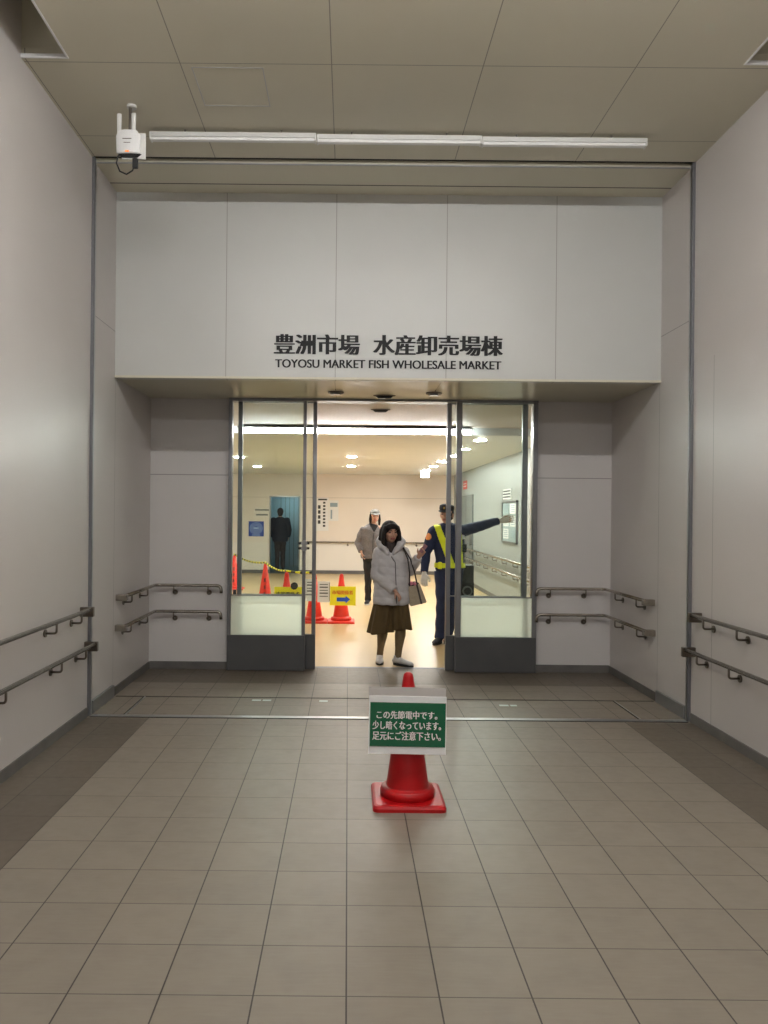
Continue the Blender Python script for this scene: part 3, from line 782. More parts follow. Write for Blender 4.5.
# white paper notices
for i, (pa, pb, pc, pd, lab) in enumerate(((305.5, 317, 579.5, 601.5, 'white paper notice on the cone, left of the pair, partly behind the door stile'),
                                           (318.2, 330.8, 581.5, 602.5, 'white paper notice with black lines and a thick border, right of the pair'))):
    D = 10.98 - i * .01
    xa, xb = px2x(pa - 348, D), px2x(pb - 348, D); za, zb = H - (pd - 514) / 775 * D, H - (pc - 514) / 775 * D
    t = empty('hanging_notice', lab, 'notice', (xa, D, za), 'white notices on the rope-end cone')
    obj('sheet', bx(xa, xb, D, D + .004, za, zb), M['paper'], t)
    b = B()
    for k in range(5):
        zz = zb - .05 - k * .042; box(b, xa + .03, xb - .03, D - .002, D, zz, zz + (.016 if k % 2 else .010))
    if i: box(b, xb - .012, xb - .006, D - .002, D, za + .02, zb - .02)
    obj('print_lines', b, M['ink'], t)
# striped rope
def sag(a, b_, s, n):
    a, b_ = V(a), V(b_); return [a.lerp(b_, k / n) + V((0, 0, -4 * s * (k / n) * (1 - k / n))) for k in range(n + (0))]
pts = sag((-2.335, 16.0, .718), (-1.42, 13.4, .718), .06, 24) + sag((-1.42, 13.4, .718), (-.90, 11.5, .718), .04, 18) + sag((-.90, 11.5, .718), (-.478, 11.25, .718), .015, 6) + [V((-.478, 11.25, .718))]
t = tag(obj('barrier_rope', limb(B(), pts, .017, n=8, mis=[0, 1] * 40), [M['yellow'], M['ink']]), 'yellow and black striped rope strung between the hall cones', 'rope')

# equipment beside the guard
ex, ey = 1.505, 9.9
t = empty('equipment_stand', 'black box with a round grey dial and a grey case on top, beside the guard', 'equipment', (ex, ey, 0))
obj('lower_box', bx(ex - .10, ex + .10, ey - .09, ey + .09, .44, .725, bev=.01), M['case'], t)
o = obj('dial', disc(B(), (ex + .015, ey - .095, .61), .065, 'y', .012), M['doorgrey'], t)
obj('dial_ring', disc(B(), (ex + .015, ey - .103, .61), .045, 'y', .006), M['case'], o)
b = bx(ex - .075, ex + .095, ey - .10, ey + .07, .70, .935, bev=.012)
obj('upper_case', b, M['casegrey'], t)
obj('pole', limb(B(), [(ex, ey, .02), (ex, ey, .45)], .018), M['black'], t)
obj('foot_plate', limb(B(), [(ex, ey, .0), (ex, ey, .02)], [.17, .16], n=24), M['black'], t)
obj('upper_pole', limb(B(), [(ex - .055, ey, .93), (ex - .055, ey, 1.22)], .035), M['black'], t)

# ------------------------------------------------------------------ people
def unit(v): return V(v).normalized()
def basis(f):
    """head frame: y = facing, z up, x = its right-hand side across"""
    f = unit(f); up = V((0, 0, 1)); x = f.cross(up).normalized(); z = x.cross(f).normalized()
    return Matrix((x, f, z)).transposed()
def add_head(bm, c, f, s=1.):
    R = basis(f); P = lambda p: V(c) + R @ (V(p) * s)
    E = lambda p, r: ell(bm, P(p), tuple(k * s for k in r), R)
    E((0, -.012, .030), (.074, .094, .088))
    E((0, .022, -.025), (.062, .070, .082))
    E((0, .048, -.082), (.030, .034, .026))
    E((0, .030, -.060), (.050, .052, .042))
    E((.034, .060, -.022), (.026, .024, .022)); E((-.034, .060, -.022), (.026, .024, .022))
    E((0, .082, .028), (.045, .016, .016))
    limb(bm, [P((0, .088, .018)), P((0, .104, -.012)), P((0, .112, -.028))], [.007 * s, .009 * s, .0125 * s], round_ends=True, n=10)
    E((.012, .100, -.030), (.008, .010, .007)); E((-.012, .100, -.030), (.008, .010, .007))
    E((0, .090, -.055), (.024, .012, .0065)); E((0, .088, -.066), (.020, .012, .0065))
    for sx_ in (-1, 1):
        E((sx_ * .032, .078, .006), (.0145, .012, .0085))
        E((sx_ * .076, -.008, -.012), (.010, .020, .032))
def head_pick(c, f, s=1., base=0):
    R = basis(f).transposed()
    def pick(p):
        q = R @ (V(p) - V(c)) / s
        if q.length > .16 or q.y < .06: return base
        if abs(abs(q.x) - .032) < .012 and abs(q.z - .006) < .0055: return 2
        if abs(abs(q.x) - .033) < .018 and abs(q.z - .030) < .0045: return 2
        if abs(q.x) < .023 and -.0725 < q.z < -.0495: return 1
        return base
    return pick
def add_hand(bm, w, d, n, th, curl=.35, s=1., curl_t=.2, fat=1.):
    """w wrist, d finger direction, n palm-facing normal, th thumb side"""
    w, d, n = V(w), unit(d), V(n); n = (n - d * n.dot(d)).normalized(); t = V(th); t = (t - d * t.dot(d) - n * t.dot(n)).normalized()
    limb(bm, [w - d * .03 * s, w, w + d * .03 * s, w + d * .065 * s, w + d * .088 * s], [(.024 * s, .019 * s), (.026 * s, .018 * s), (.036 * s, .016 * s), (.041 * s, .015 * s), (.037 * s, .011 * s)], side=t, n=14)
    for k, (o, L) in enumerate(((.031, .066), (.0105, .075), (-.0105, .070), (-.031, .054))):
        p = w + d * .078 * s + t * o * s; dirn = (d + t * (o * 2.2)).normalized(); pts = [p]; ang = curl * (.7 + .12 * k)
        for seg, fr in enumerate((.42, .32, .26)):
            ang2 = ang * (seg + .35)
            v = dirn * math.cos(ang2) + n * math.sin(ang2)
            p = p + v * L * fr * s; pts.append(p)
        limb(bm, pts, [r * s * fat for r in (.0092, .0086, .0080, .0068)], n=10, round_ends=True)
    p = w + d * .022 * s + t * .026 * s
    v1 = (d * .75 + t * .62 + n * .25).normalized(); v2 = (d * .9 + t * .25 + n * (.3 + curl_t)).normalized()
    limb(bm, [p - t * .012 * s, p + v1 * .036 * s, p + v1 * .036 * s + v2 * .030 * s, p + v1 * .036 * s + v2 * .054 * s], [r * s * fat for r in (.0155, .0115, .0098, .0080)], n=10, round_ends=True)
def add_arm(bm, sh, el, wr, s=1.):
    sh, el, wr = V(sh), V(el), V(wr)
    limb(bm, [sh, sh.lerp(el, .35), el, el.lerp(wr, .3), wr], [.050 * s, .045 * s, .038 * s, .037 * s, .024 * s], round_ends=True)
def add_leg(bm, hp, kn, an, s=1.):
    hp, kn, an = V(hp), V(kn), V(an)
    limb(bm, [hp, hp.lerp(kn, .4), kn, kn.lerp(an, .3), kn.lerp(an, .75), an], [.085 * s, .074 * s, .052 * s, .054 * s, .036 * s, .034 * s], round_ends=True)
def add_torso(bm, J, s=1.):
    limb(bm, [J['pelvis'], J['waist'], J['chest'], J['neck']], [(.150 * s, .10 * s), (.125 * s, .088 * s), (.155 * s, .10 * s), (.075 * s, .06 * s)], side=J['side'], round_ends=True, n=20)
    limb(bm, [V(J['shL']), V(J['neck']) - V((0, 0, .02)), V(J['shR'])], [.045 * s, .055 * s, .045 * s], round_ends=True)
    limb(bm, [V(J['neck']) - V((0, 0, .05)), V(J['neck']) + V((0, 0, .02)), V(J['head'])], [.062 * s, .048 * s, .048 * s], round_ends=True)
def shoe(t, heel, d, L=.25, up=None, sole=None, name='shoe', lift=0.):
    h = V(heel); d = V((d[0], d[1], 0)).normalized(); sd = V((-d.y, d.x, 0)); Z = V((0, 0, 1))
    P = lambda a, z: h + d * (a * L) + Z * (z + lift * (1 - a))
    b = B()
    limb(b, [P(.02, .045), P(.18, .05), P(.45, .045), P(.72, .036), P(.92, .030), P(1.0, .026)], [(.026, .028), (.034, .036), (.037, .034), (.044, .026), (.036, .020), (.018, .012)], side=sd, round_ends=True, n=16)
    limb(b, [P(.20, .05), P(.19, .085), P(.18, .105)], [(.036, .045), (.036, .042), (.037, .041)], side=sd, n=16)
    o = remeshed(name, b, up, t, .006, 2)
    b = B(); ring = []
    for k in range(28):
        a = 2 * PI * k / 28; q = .5 - .53 * math.cos(a); wdt = .038 + .008 * math.sin(max(0, min(1, q)) * PI * 1.0) if q > 0 else .038
        ring.append((q, math.sin(a) * (.036 + .010 * max(0, q))))
    lo = [b.verts.new(P(q, 0) + sd * y) for q, y in ring]; hi = [b.verts.new(P(q, .026) + sd * y * 1.02) for q, y in ring]
    for k in range(28): b.faces.new((lo[k], lo[(k + 1) % 28], hi[(k + 1) % 28], hi[k]))
    b.faces.new(lo[::-1]); b.faces.new(hi)
    obj('shoe_sole', b, sole, o)
    return o, P, sd

def place(t, x, y):
    t.location = (x, y, 0)

# --- woman in the white jacket -----------------------------------------------------------
t = empty('person', 'woman in white hooded jacket and brown culottes in the doorway, beige bag at her side', 'person', (0, 0, 0))
S = unit((1, .28, 0))
J = dict(side=S, pelvis=V((-.005, .02, .80)), waist=V((-.01, .02, .95)), chest=V((-.025, .01, 1.12)), neck=V((-.030, .005, 1.235)), head=V((-.032, -.025, 1.385)),
         shR=V((-.138, -.01, 1.165)), elR=V((-.172, -.03, .945)), wrR=V((.0, -.185, .805)),
         shL=V((.105, .04, 1.175)), elL=V((.185, .02, .985)), wrL=V((.245, -.15, 1.13)))
fw = (.28, -.95, -.06)
b = B(); add_torso(b, J, .92); add_head(b, J['head'], fw, .95)
add_arm(b, J['shR'], J['elR'], J['wrR'], .9); add_arm(b, J['shL'], J['elL'], J['wrL'], .9)
add_hand(b, J['wrR'] + V((.015, -.015, -.01)), (.55, -.45, -.75), (-.6, .35, -.6), (.4, -.9, .3), .6, .82)
add_hand(b, J['wrL'] + V((.008, -.014, .014)), (.5, -.35, .80), (-.3, -.95, -.1), (-.8, .0, .5), .9, .84, .5)
kR, aR = V((-.090, .03, .42)), V((-.120, .185, .085)); kL, aL = V((.090, -.02, .42)), V((.062, .03, .085))
add_leg(b, (-.09, .02, .78), kR, aR, .95); add_leg(b, (.075, .02, .78), kL, aL, .95)
remeshed('body', b, [M['skin'], M['lip'], M['eye']], t, .0045, 2, pick=head_pick(J['head'], fw, .95))
# tights
b = B()
for k_, a_2 in ((kR, aR), (kL, aL)):
    limb(b, [k_ + V((0, 0, .1)), k_, k_.lerp(a_2, .3), k_.lerp(a_2, .75), a_2 + V((0, 0, -.01))], [.062, .052, .057, .038, .034], round_ends=True)
remeshed('tights', b, M['tights'], t, .006, 2)
# culottes: two wide legs with folds
b = B()
def fold_leg(b, top, bot, ra, rb, ph, amp=.015, n=48, rows=14, nf=7):
    rings = []
    for j in range(rows + 1):
        q = j / rows; c = V(top).lerp(V(bot), q); a = ra[0] + (rb[0] - ra[0]) * q ** .8; d = ra[1] + (rb[1] - ra[1]) * q ** .8
        rings.append([b.verts.new(c + S * (a + amp * q * math.sin(nf * g + ph)) * math.cos(g) + V((-S.y, S.x, 0)) * (d + amp * q * math.sin(nf * g + ph)) * math.sin(g)
                                  + V((0, 0, -.012 * q * math.sin(2 * g + ph)))) for g in [2 * PI * k / n for k in range(n)]])
    for j in range(rows):
        for k in range(n): b.faces.new((rings[j][k], rings[j][(k + 1) % n], rings[j + 1][(k + 1) % n], rings[j + 1][k]))
    b.faces.new(rings[0][::-1]); b.faces.new(rings[-1])
fold_leg(b, (-.055, .02, .82), (-.118, .05, .335), (.095, .115), (.138, .125), .4)
fold_leg(b, (.045, .02, .82), (.098, .00, .378), (.095, .115), (.102, .115), 1.9)
limb(b, [(-.005, .02, .72), (-.005, .02, .88)], [(.16, .125), (.14, .11)], side=S, n=30)
remeshed('culottes', b, M['olive'], t, .007, 2)
# jacket
b = B()
limb(b, [(-.005, .02, .640), (-.005, .02, .665), (-.005, .02, .80), (-.008, .015, .95), (-.02, .01, 1.08), (-.026, .005, 1.17), (-.03, .005, 1.205), (-.03, .01, 1.225)],
     [(.196, .16), (.203, .168), (.196, .162), (.186, .152), (.180, .140), (.162, .120), (.105, .085), (.07, .065)], side=S, n=32)
def sleeve(b, a, c, d, r=(.072, .068, .064, .060, .048)):
    a, c, d = V(a), V(c), V(d)
    limb(b, [a, a.lerp(c, .5), c, c.lerp(d, .5), d + (d - c) * .04], list(r), round_ends=False)
    ell(b, a, (r[0], r[0], r[0])); ell(b, c, (r[2],) * 3)
sleeve(b, J['shR'], J['elR'], J['wrR']); sleeve(b, J['shL'], J['elL'], J['wrL'], (.068, .062, .056, .052, .042))
# hood and stand collar
N0 = J['neck']
loop = [N0 + V((x, y, z)) for x, y, z in ((-.03, -.125, -.065), (-.085, -.085, .0), (-.115, -.01, .045), (-.09, .075, .075), (0, .115, .085), (.09, .085, .075), (.120, .0, .05), (.095, -.085, .015), (.03, -.13, -.055))]
limb(b, loop, [.020, .034, .042, .048, .05, .048, .042, .038, .020], round_ends=True)
def quilt(p):
    d = .0045 * (abs(math.sin(p.z * 40 + .6 * math.sin(p.x * 14))) ** .6) - .002
    return d + .002 * math.sin(p.x * 60 + p.z * 23) * math.sin(p.z * 51)
jk = remeshed('jacket', b, M['puffer'], t, .006, 2, disp=quilt)
b = B(); limb(b, [N0 + V((0, -.02, -.05)), N0 + V((0, -.02, .0)), N0 + V((.0, -.01, .035))], [(.078, .078), (.066, .066), (.055, .055)], n=20, round_ends=True)
ell(b, N0 + V((.008, -.085, -.055)), (.035, .030, .055)); remeshed('scarf', b, M['brown'], t, .006, 2)
obj('zip', limb(B(), [N0 + V((.004, -.128, -.095)), V((.015, -.148, 1.08)), V((.02, -.151, .95)), V((.028, -.150, .80)), V((.03, -.148, .66))], .0045, n=6), M['greywool'], jk)
# hair
R = basis(fw); HP = lambda p: J['head'] + R @ (V(p) * .95)
b = B()
ell(b, HP((0, -.025, .038)), (.088, .10, .088), R)
ell(b, HP((0, -.055, -.02)), (.088, .075, .10), R)
ell(b, HP((0, .055, .068)), (.066, .048, .036), R); ell(b, HP((.035, .070, .052)), (.035, .030, .022), R); ell(b, HP((-.035, .070, .052)), (.035, .030, .022), R)
for sx_ in (-1, 1):
    limb(b, [HP((sx_ * .070, .035, .06)), HP((sx_ * .086, .030, .0)), HP((sx_ * .092, .032, -.07)), HP((sx_ * .088, .045, -.125)), HP((sx_ * .075, .060, -.175))],
         [(.020, .034), (.022, .042), (.024, .045), (.022, .036), (.010, .012)], side=R @ V((1, 0, 0)), round_ends=True)
    limb(b, [HP((sx_ * .065, -.03, .02)), HP((sx_ * .085, -.02, -.08)), HP((sx_ * .08, -.01, -.15))], [.045, .042, .022], round_ends=True)
limb(b, [HP((0, -.07, .0)), HP((0, -.075, -.09)), HP((0, -.06, -.15))], [(.07, .045), (.085, .05), (.07, .03)], side=R @ V((1, 0, 0)), round_ends=True)
remeshed('hair', b, M['hair'], t, .005, 3)
for an, d_, nm in ((aR, (-.05, -1), 'l'), (aL, (.80, -.62), 'r')):
    o, P_, sd = shoe(t, V((an.x, an.y, 0)) - V((d_[0], d_[1], 0)).normalized() * .05, d_, .235, M['shoewhite'], M['sole'], lift=0)
    b = B()
    for q in (.36, .43, .50, .57): limb(b, [P_(q, .074 - (q - .36) * .05) - sd * .024, P_(q, .083 - (q - .36) * .055), P_(q, .074 - (q - .36) * .05) + sd * .024], .0035, n=6)
    obj('laces', b, M['white'], o)
place(t, .472, 8.05); woman = t
# bag hanging from her shoulder, and phone in her hand (things of their own)
bgx, bgy = .478, 8.05
t = empty('tote_bag', 'beige tote bag with a dark stripe hanging at the side of the woman', 'bag', (bgx + .26, bgy - .02, .63))
b = B(); rot = Matrix.Rotation(math.radians(10), 4, 'Y')
def bagverts(b, w0, w1, d0, d1, z0, z1):
    vs = []
    for z, w, d in ((z0, w0, d0), (z1, w1, d1)):
        for sx_, sy_ in ((-1, -1), (1, -1), (1, 1), (-1, 1)): vs.append(b.verts.new((sx_ * w, sy_ * d, z)))
    for f in ((3, 2, 1, 0), (4, 5, 6, 7), (0, 1, 5, 4), (1, 2, 6, 5), (2, 3, 7, 6), (3, 0, 4, 7)): b.faces.new([vs[i] for i in f])
    return vs
bc = Matrix.Translation((bgx + .255, bgy - .03, .645)) @ Matrix.Rotation(math.radians(-9), 4, 'Y').to_4x4()
bagverts(b, .088, .062, .05, .03, 0, .205); bmesh.ops.bevel(b, geom=b.edges[:], offset=.006, segments=2, affect='EDGES')
bmesh.ops.transform(b, matrix=Matrix.Translation((bgx + .258, bgy - .03, .645)) @ Matrix.Rotation(math.radians(-14), 4, 'Y'), verts=b.verts)
obj('bag_body', b, M['bag'], t)
MB_ = Matrix.Translation((bgx + .258, bgy - .03, .645)) @ Matrix.Rotation(math.radians(-14), 4, 'Y')
b = B(); bagverts(b, .009, .009, .053, .033, -.001, .207); bmesh.ops.transform(b, matrix=MB_ @ Matrix.Translation((.03, 0, 0)), verts=b.verts); obj('dark_stripe', b, M['bagdark'], t)
b = B(); ell(b, MB_ @ V((0, 0, .21)), (.062, .034, .030)); obj('dark_lining', b, M['bagdark'], t, True)
b = B(); ell(b, MB_ @ V((-.022, -.012, .225)), (.026, .028, .024)); ell(b, MB_ @ V((.012, -.02, .212)), (.020, .022, .018)); obj('pink_scarf', b, M['pink'], t, True)
shp = V((bgx + .085, bgy - .055, 1.235))
for dx in (-.045, .035):
    q = MB_ @ V((dx, -.02, .20))
    obj('strap', limb(B(), [q, q.lerp(shp, .35) + V((.02, -.07, 0)), q.lerp(shp, .7) + V((.03, -.07, .0)), shp + V((.0, 0, .01)), shp + V((-.005, .09, .015)), shp + V((.02, .14, -.05))], [(.007, .004)] * 6, n=8), M['bagdark'], t, True)
hw = V((bgx, bgy, 0)) + J['wrL'] + V((.035, -.068, .085))
b = B(); box(b, -.020, .020, -.005, .005, -.035, .065, bev=.003)
bmesh.ops.transform(b, matrix=Matrix.Translation(hw + V((.0, .012, .0))) @ Matrix.Rotation(math.radians(38), 4, 'Y') @ Matrix.Rotation(math.radians(-20), 4, 'X'), verts=b.verts)
t = empty('mobile_phone', 'mobile phone in a rose case held up in the hand of the woman', 'phone', hw)
pb = obj('phone_case', b, M['phone'], t)
b = B(); box(b, -.018, .018, .0052, .0066, -.032, .062)
bmesh.ops.transform(b, matrix=Matrix.Translation(hw + V((.0, .012, .0))) @ Matrix.Rotation(math.radians(38), 4, 'Y') @ Matrix.Rotation(math.radians(-20), 4, 'X'), verts=b.verts)
obj('screen', b, M['black'], t)

# --- guard ----------------------------------------------------------------------------------
t = empty('person', 'guard in navy uniform and cap with yellow sash, arm pointing right behind the glass', 'person', (0, 0, 0))
S = unit((1, .12, 0))
J = dict(side=S, pelvis=V((.105, .0, .90)), waist=V((.11, .0, 1.02)), chest=V((.095, .0, 1.24)), neck=V((.075, .0, 1.425)), head=V((.062, -.025, 1.575)),
         shR=V((-.095, -.02, 1.36)), elR=V((-.185, -.01, 1.105)), wrR=V((-.210, -.07, .875)),
         shL=V((.265, .03, 1.375)), elL=V((.475, .05, 1.435)), wrL=V((.715, .04, 1.505)))
fg = (-.42, -.9, -.02)
kR, aR = V((.015, -.01, .48)), V((-.005, .0, .09)); kL, aL = V((.155, .02, .48)), V((.10, .09, .09))
b = B(); add_torso(b, J); add_head(b, J['head'], fg, 1.); add_arm(b, J['shR'], J['elR'], J['wrR']); add_arm(b, J['shL'], J['elL'], J['wrL'])
add_leg(b, (.02, 0, .88), kR, aR); add_leg(b, (.175, 0, .88), kL, aL)
HRd, HRn, HRt = (-.05, -.15, -.97), (.35, .95, 0), (.95, -.35, 0)
HLd, HLn, HLt = (.98, -.02, .14), (0, -1, -.35), (.1, -.3, 1)
add_hand(b, J['wrR'] + V((0, -.005, -.012)), HRd, HRn, HRt, .3, .96); add_hand(b, J['wrL'] + V((.012, 0, .003)), HLd, HLn, HLt, .12, .96)
remeshed('body', b, [M['skin'], M['lip'], M['eye']], t, .0048, 2, pick=head_pick(J['head'], fg))
b = B(); add_hand(b, J['wrR'] + V((0, -.005, -.012)), HRd, HRn, HRt, .3, 1.08, fat=1.18); remeshed('glove', b, M['glove'], t, .0038, 1)
b = B(); add_hand(b, J['wrL'] + V((.012, 0, .003)), HLd, HLn, HLt, .06, 1.16, fat=1.02); remeshed('glove', b, M['glove'], t, .0038, 1)
def trousers(t, J, legs, mat, r=(.105, .088, .070, .066, .064), hem=.03, voxel=.008):
    b = B()
    limb(b, [J['pelvis'] + V((0, 0, -.06)), J['pelvis'], J['waist']], [(.165, .118), (.168, .120), (.148, .108)], side=J['side'], n=24, round_ends=True)
    for h, k_, a_2 in legs:
        h, k_, a_2 = V(h), V(k_), V(a_2)
        limb(b, [h, h.lerp(k_, .45), k_, k_.lerp(a_2, .5), a_2 + V((0, 0, -hem))], list(r), n=20)
    return remeshed('trousers', b, mat, t, voxel, 2, disp=lambda p: .004 * math.sin(p.z * 34 + p.x * 9) * (1 if p.z < .75 else .4))
trousers(t, J, (((.02, 0, .88), kR, aR), ((.175, 0, .88), kL, aL)), M['navy'])
b = B()
limb(b, [(.105, 0, .885), (.108, 0, .93), (.11, 0, 1.02), (.10, 0, 1.15), (.095, 0, 1.27), (.088, 0, 1.37), (.078, 0, 1.43), (.075, 0, 1.455)],
     [(.178, .130), (.180, .130), (.178, .125), (.188, .130), (.192, .130), (.168, .105), (.095, .080), (.066, .066)], side=S, n=32)
def sleeve2(b, a, c, d, r):
    a, c, d = V(a), V(c), V(d)
    limb(b, [a, a.lerp(c, .5), c, c.lerp(d, .5), d], list(r)); ell(b, a, (r[0],) * 3); ell(b, c, (r[2],) * 3)
limb(b, [J['shR'] + V((0, 0, .012)), J['neck'] - V((0, 0, .012)), J['shL'] + V((0, 0, .012))], [.062, .078, .062], round_ends=True)
sleeve2(b, J['shR'], J['elR'], J['wrR'], (.074, .070, .062, .056, .046)); sleeve2(b, J['shL'], J['elL'], J['wrL'], (.076, .072, .064, .056, .046))
jk = remeshed('uniform_jacket', b, M['navy'], t, .007, 2, disp=lambda p: .003 * math.sin(p.z * 40 + p.x * 30) * math.sin(p.x * 25 + 1))
# sash, belt : strips of the jacket surface lifted off and thickened
def strip_from(src, test, off, mat, parent, name):
    b = B(); b.from_mesh(src.data); b.normal_update()
    bmesh.ops.delete(b, geom=[f for f in b.faces if not test(f.calc_center_median(), f.normal)], context='FACES')
    r = bmesh.ops.extrude_face_region(b, geom=b.faces[:])
    vs = [g for g in r['geom'] if isinstance(g, bmesh.types.BMVert)]
    b.normal_update()
    for v in vs: v.co += v.normal * off
    for f in b.faces: f.material_index = 0
    me = bpy.data.meshes.new(name); b.to_mesh(me); b.free()
    return _fin(name, me, mat, parent, True)
def sash(p, n):
    if p.z > 1.445 or p.z < .95: return False
    if p.x < -.11 or p.x > .30: return False
    z = p.z
    xc1 = -.045 + (1.40 - z) * .36     # from his right shoulder down to the buckle
    xc2 = .205 + (1.40 - z) * .06
    return abs(p.x - xc1) < .040 or abs(p.x - xc2) < .030
strip_from(jk, sash, .006, M['vest'], t, 'yellow_sash')
strip_from(jk, lambda p, n: .925 < p.z < .985 and -.088 < p.x < .33, .011, M['vest'], t, 'yellow_belt')
obj('belt_buckle', bx(-.055, .0, -.135, -.105, .915, 1.0, bev=.012), M['vest'], t)
def near(c, r): return lambda p, n: (p - V(c)).length < r
sc = J['shR'].lerp(J['elR'], .22) + V((-.05, -.05, 0))
strip_from(jk, near(sc, .042), .004, M['badge'], t, 'sleeve_badge')
strip_from(jk, lambda p, n: abs(p.x - .262) < .022 and abs(p.z - 1.30) < .024 and n.y < -.3, .012, M['glove'], t, 'chest_badge')
obj('radio', bx(.245, .295, -.135, -.09, 1.12, 1.22, bev=.006), M['case'], t)
R = basis(fg); HP = lambda p: J['head'] + R @ V(p)
b = B(); ell(b, HP((0, -.028, .015)), (.083, .088, .085), R); ell(b, HP((0, -.05, -.03)), (.07, .055, .05), R); remeshed('hair', b, M['hair'], t, .005, 2)
b = B()
limb(b, [HP((0, -.008, .045)), HP((0, -.008, .075)), HP((0, -.010, .108)), HP((0, -.012, .122))], [(.086, .107), (.092, .112), (.088, .106), (.06, .075)], side=R @ V((1, 0, 0)), n=28)
cp = remeshed('cap', b, M['capblack'], t, .005, 2)
b = B()
limb(b, [HP((0, .06, .052)), HP((0, .105, .046)), HP((0, .138, .030))], [(.080, .006), (.074, .006), (.045, .005)], side=R @ V((1, 0, 0)), n=20, round_ends=True)
obj('cap_peak', b, M['capblack'], cp, True)
obj('cap_badge', ell(B(), HP((0, .104, .080)), (.012, .004, .014), R), M['orangegold'], cp, True)
for an, d_ in ((aR, (-.45, -.9)), (aL, (-.2, -1))):
    shoe(t, V((an.x, an.y, 0)) - V((d_[0], d_[1], 0)).normalized() * .06, d_, .27, M['capblack'], M['sole'])
place(t, 1.145, 9.5)

# --- man in grey jacket ---------------------------------------------------------------------
t = empty('person', 'person in grey jacket, light cap and black trousers standing behind the woman', 'person', (0, 0, 0))
S = unit((1, .1, 0))
J = dict(side=S, pelvis=V((.01, .0, .88)), waist=V((.0, .0, 1.0)), chest=V((-.005, .0, 1.20)), neck=V((.03, .0, 1.385)), head=V((.05, -.025, 1.535)),
         shR=V((-.155, 0, 1.285)), elR=V((-.235, .03, 1.06)), wrR=V((-.185, -.09, .92)),
         shL=V((.190, .02, 1.285)), elL=V((.265, .04, 1.06)), wrL=V((.235, -.09, .90)))
fm = (.10, -1, -.05)
kR, aR = V((-.06, -.01, .47)), V((-.055, .02, .09)); kL, aL = V((.095, .0, .47)), V((.10, .04, .09))
b = B(); add_torso(b, J, .95); add_head(b, J['head'], fm, .98); add_arm(b, J['shR'], J['elR'], J['wrR']); add_arm(b, J['shL'], J['elL'], J['wrL'])
add_leg(b, (-.07, 0, .86), kR, aR, .95); add_leg(b, (.085, 0, .86), kL, aL, .95)
add_hand(b, J['wrR'] + V((.004, -.006, -.012)), (.25, -.2, -.9), (.9, .0, .2), (.1, -1, 0), .5, .95); add_hand(b, J['wrL'] + V((0, -.005, -.012)), (-.1, -.2, -.95), (-.9, 0, 0), (0, -1, 0), .5, .95)
remeshed('body', b, [M['skin'], M['lip'], M['eye']], t, .0055, 2, pick=head_pick(J['head'], fm, .98))
trousers(t, J, (((-.07, 0, .86), kR, aR), ((.085, 0, .86), kL, aL)), M['blackcloth'], (.095, .080, .062, .058, .055))
b = B()
limb(b, [(.0, 0, .80), (.0, 0, .84), (.0, 0, 1.0), (-.003, 0, 1.18), (.005, 0, 1.29), (.02, 0, 1.36), (.03, 0, 1.395)],
     [(.185, .135), (.192, .138), (.188, .135), (.192, .135), (.182, .12), (.120, .09), (.075, .072)], side=S, n=32)
sleeve2(b, J['shR'], J['elR'], J['wrR'], (.066, .072, .066, .062, .050)); sleeve2(b, J['shL'], J['elL'], J['wrL'], (.076, .072, .066, .062, .050))
jk = remeshed('jacket', b, M['greywool'], t, .008, 2, disp=lambda p: .004 * math.sin(p.z * 36 + p.x * 20))
strip_from(jk, lambda p, n: n.y < -.2 and p.z > 1.27 and abs(p.x - .035) < (p.z - 1.25) * .55, .004, M['blackcloth'], t, 'shirt_front')
obj('front_placket', limb(B(), [(.03, -.118, 1.27), (.02, -.142, 1.15), (.015, -.146, 1.0), (.015, -.146, .83)], .005, n=6), M['ink'], jk)
R = basis(fm); HP = lambda p: J['head'] + R @ (V(p) * .98)
b = B(); ell(b, HP((0, -.030, .01)), (.083, .085, .085), R)
for sx_ in (-1, 1): limb(b, [HP((sx_ * .074, -.005, .03)), HP((sx_ * .082, .0, -.06)), HP((sx_ * .080, .0, -.15))], [.022, .026, .018], round_ends=True)
remeshed('hair', b, M['hair'], t, .006, 2)
b = B(); ell(b, HP((0, -.008, .065)), (.088, .106, .062), R)
cp = remeshed('cap', b, M['capgrey'], t, .006, 2)
obj('cap_peak', limb(B(), [HP((0, .06, .056)), HP((0, .12, .046)), HP((0, .158, .030))], [(.078, .006), (.070, .006), (.045, .005)], side=R @ V((1, 0, 0)), n=20, round_ends=True), M['capgrey'], cp, True)
for an, d_ in ((aR, (-.2, -1)), (aL, (.15, -1))):
    shoe(t, V((an.x, an.y, 0)) - V((d_[0], d_[1], 0)).normalized() * .06, d_, .26, M['capblack'], M['solewhite'])
place(t, .42, 13.55)

# --- figure in the far doorway, seen from behind ------------------------------------------------
t = empty('person', 'dark figure seen from behind in the far bluish doorway', 'person', (0, 0, 0))
S = unit((1, 0, 0))
J = dict(side=S, pelvis=V((0, .0, .90)), waist=V((.0, .0, 1.02)), chest=V((0, .0, 1.25)), neck=V((.0, .02, 1.44)), head=V((.0, .03, 1.60)),
         shR=V((-.18, 0, 1.37)), elR=V((-.24, .0, 1.12)), wrR=V((-.22, .10, .93)), shL=V((.18, 0, 1.37)), elL=V((.24, 0, 1.12)), wrL=V((.22, .10, .93)))
kR, aR = V((-.075, .03, .48)), V((-.07, -.05, .09)); kL, aL = V((.075, .06, .48)), V((.07, .10, .09))
b = B(); add_torso(b, J); add_head(b, J['head'], (0, 1, 0), 1.); add_arm(b, J['shR'], J['elR'], J['wrR']); add_arm(b, J['shL'], J['elL'], J['wrL'])
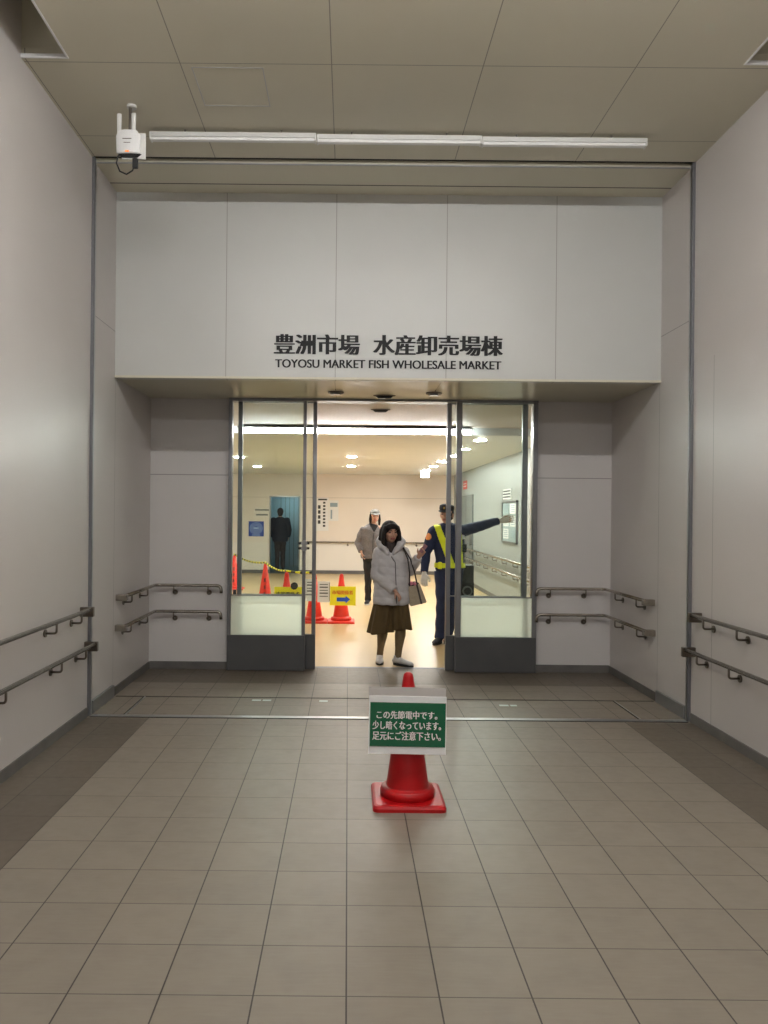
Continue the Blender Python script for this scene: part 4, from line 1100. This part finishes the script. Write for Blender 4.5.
add_leg(b, (-.08, 0, .88), kR, aR); add_leg(b, (.08, 0, .88), kL, aL)
add_hand(b, J['wrR'], (0, .3, -.9), (.9, 0, 0), (0, 1, 0), .4); add_hand(b, J['wrL'], (0, .3, -.9), (-.9, 0, 0), (0, 1, 0), .4)
remeshed('body', b, [M['skin'], M['lip'], M['eye']], t, .007, 2, pick=head_pick(J['head'], (0, 1, 0)))
trousers(t, J, (((-.08, 0, .88), kR, aR), ((.08, 0, .88), kL, aL)), M['brown'], (.105, .085, .068, .062, .06))
b = B()
limb(b, [(0, 0, .80), (0, 0, .85), (0, 0, 1.0), (0, 0, 1.2), (0, 0, 1.33), (0, .01, 1.42), (0, .015, 1.46)], [(.20, .15), (.215, .16), (.215, .16), (.215, .16), (.19, .14), (.12, .11), (.085, .085)], side=S, n=32)
sleeve2(b, J['shR'], J['elR'], J['wrR'], (.085, .082, .076, .07, .055)); sleeve2(b, J['shL'], J['elL'], J['wrL'], (.085, .082, .076, .07, .055))
remeshed('jacket', b, M['darknavy'], t, .009, 2, disp=lambda p: .005 * abs(math.sin(p.z * 30)))
b = B(); ell(b, V((0, .01, 1.625)), (.088, .10, .10)); ell(b, V((0, .0, 1.57)), (.075, .07, .09)); remeshed('hair', b, M['brown'], t, .007, 2)
for an in (aR, aL): shoe(t, V((an.x, an.y - .06, 0)), (0, 1), .27, M['capblack'], M['sole'])
t.location = (-1.86, 21.3, .004)

# ------------------------------------------------------------------ world, camera
w = bpy.data.worlds.new('dim'); SC.world = w; w.use_nodes = True
w.node_tree.nodes['Background'].inputs[0].default_value = (.02, .02, .02, 1)
w.node_tree.nodes['Background'].inputs[1].default_value = .3
cam = bpy.data.cameras.new('camera'); co = bpy.data.objects.new('camera', cam); COL.objects.link(co)
cam.sensor_fit = 'VERTICAL'; cam.sensor_height = 36; cam.sensor_width = 27
cam.lens = 775 / 1024 * 36
cam.shift_x = 36 / 1024; cam.shift_y = 2 / 1024
cam.clip_start = .05; cam.clip_end = 100
co.matrix_world = Matrix.Translation((0, 0, H)) @ Matrix.Rotation(PI / 2, 4, 'X') @ Matrix.Rotation(.0095, 4, 'Z')
SC.camera = co
vs = SC.view_settings
vs.view_transform = 'Standard'; vs.look = 'None'; vs.exposure = 3.0; vs.gamma = 1; vs.use_curve_mapping = False
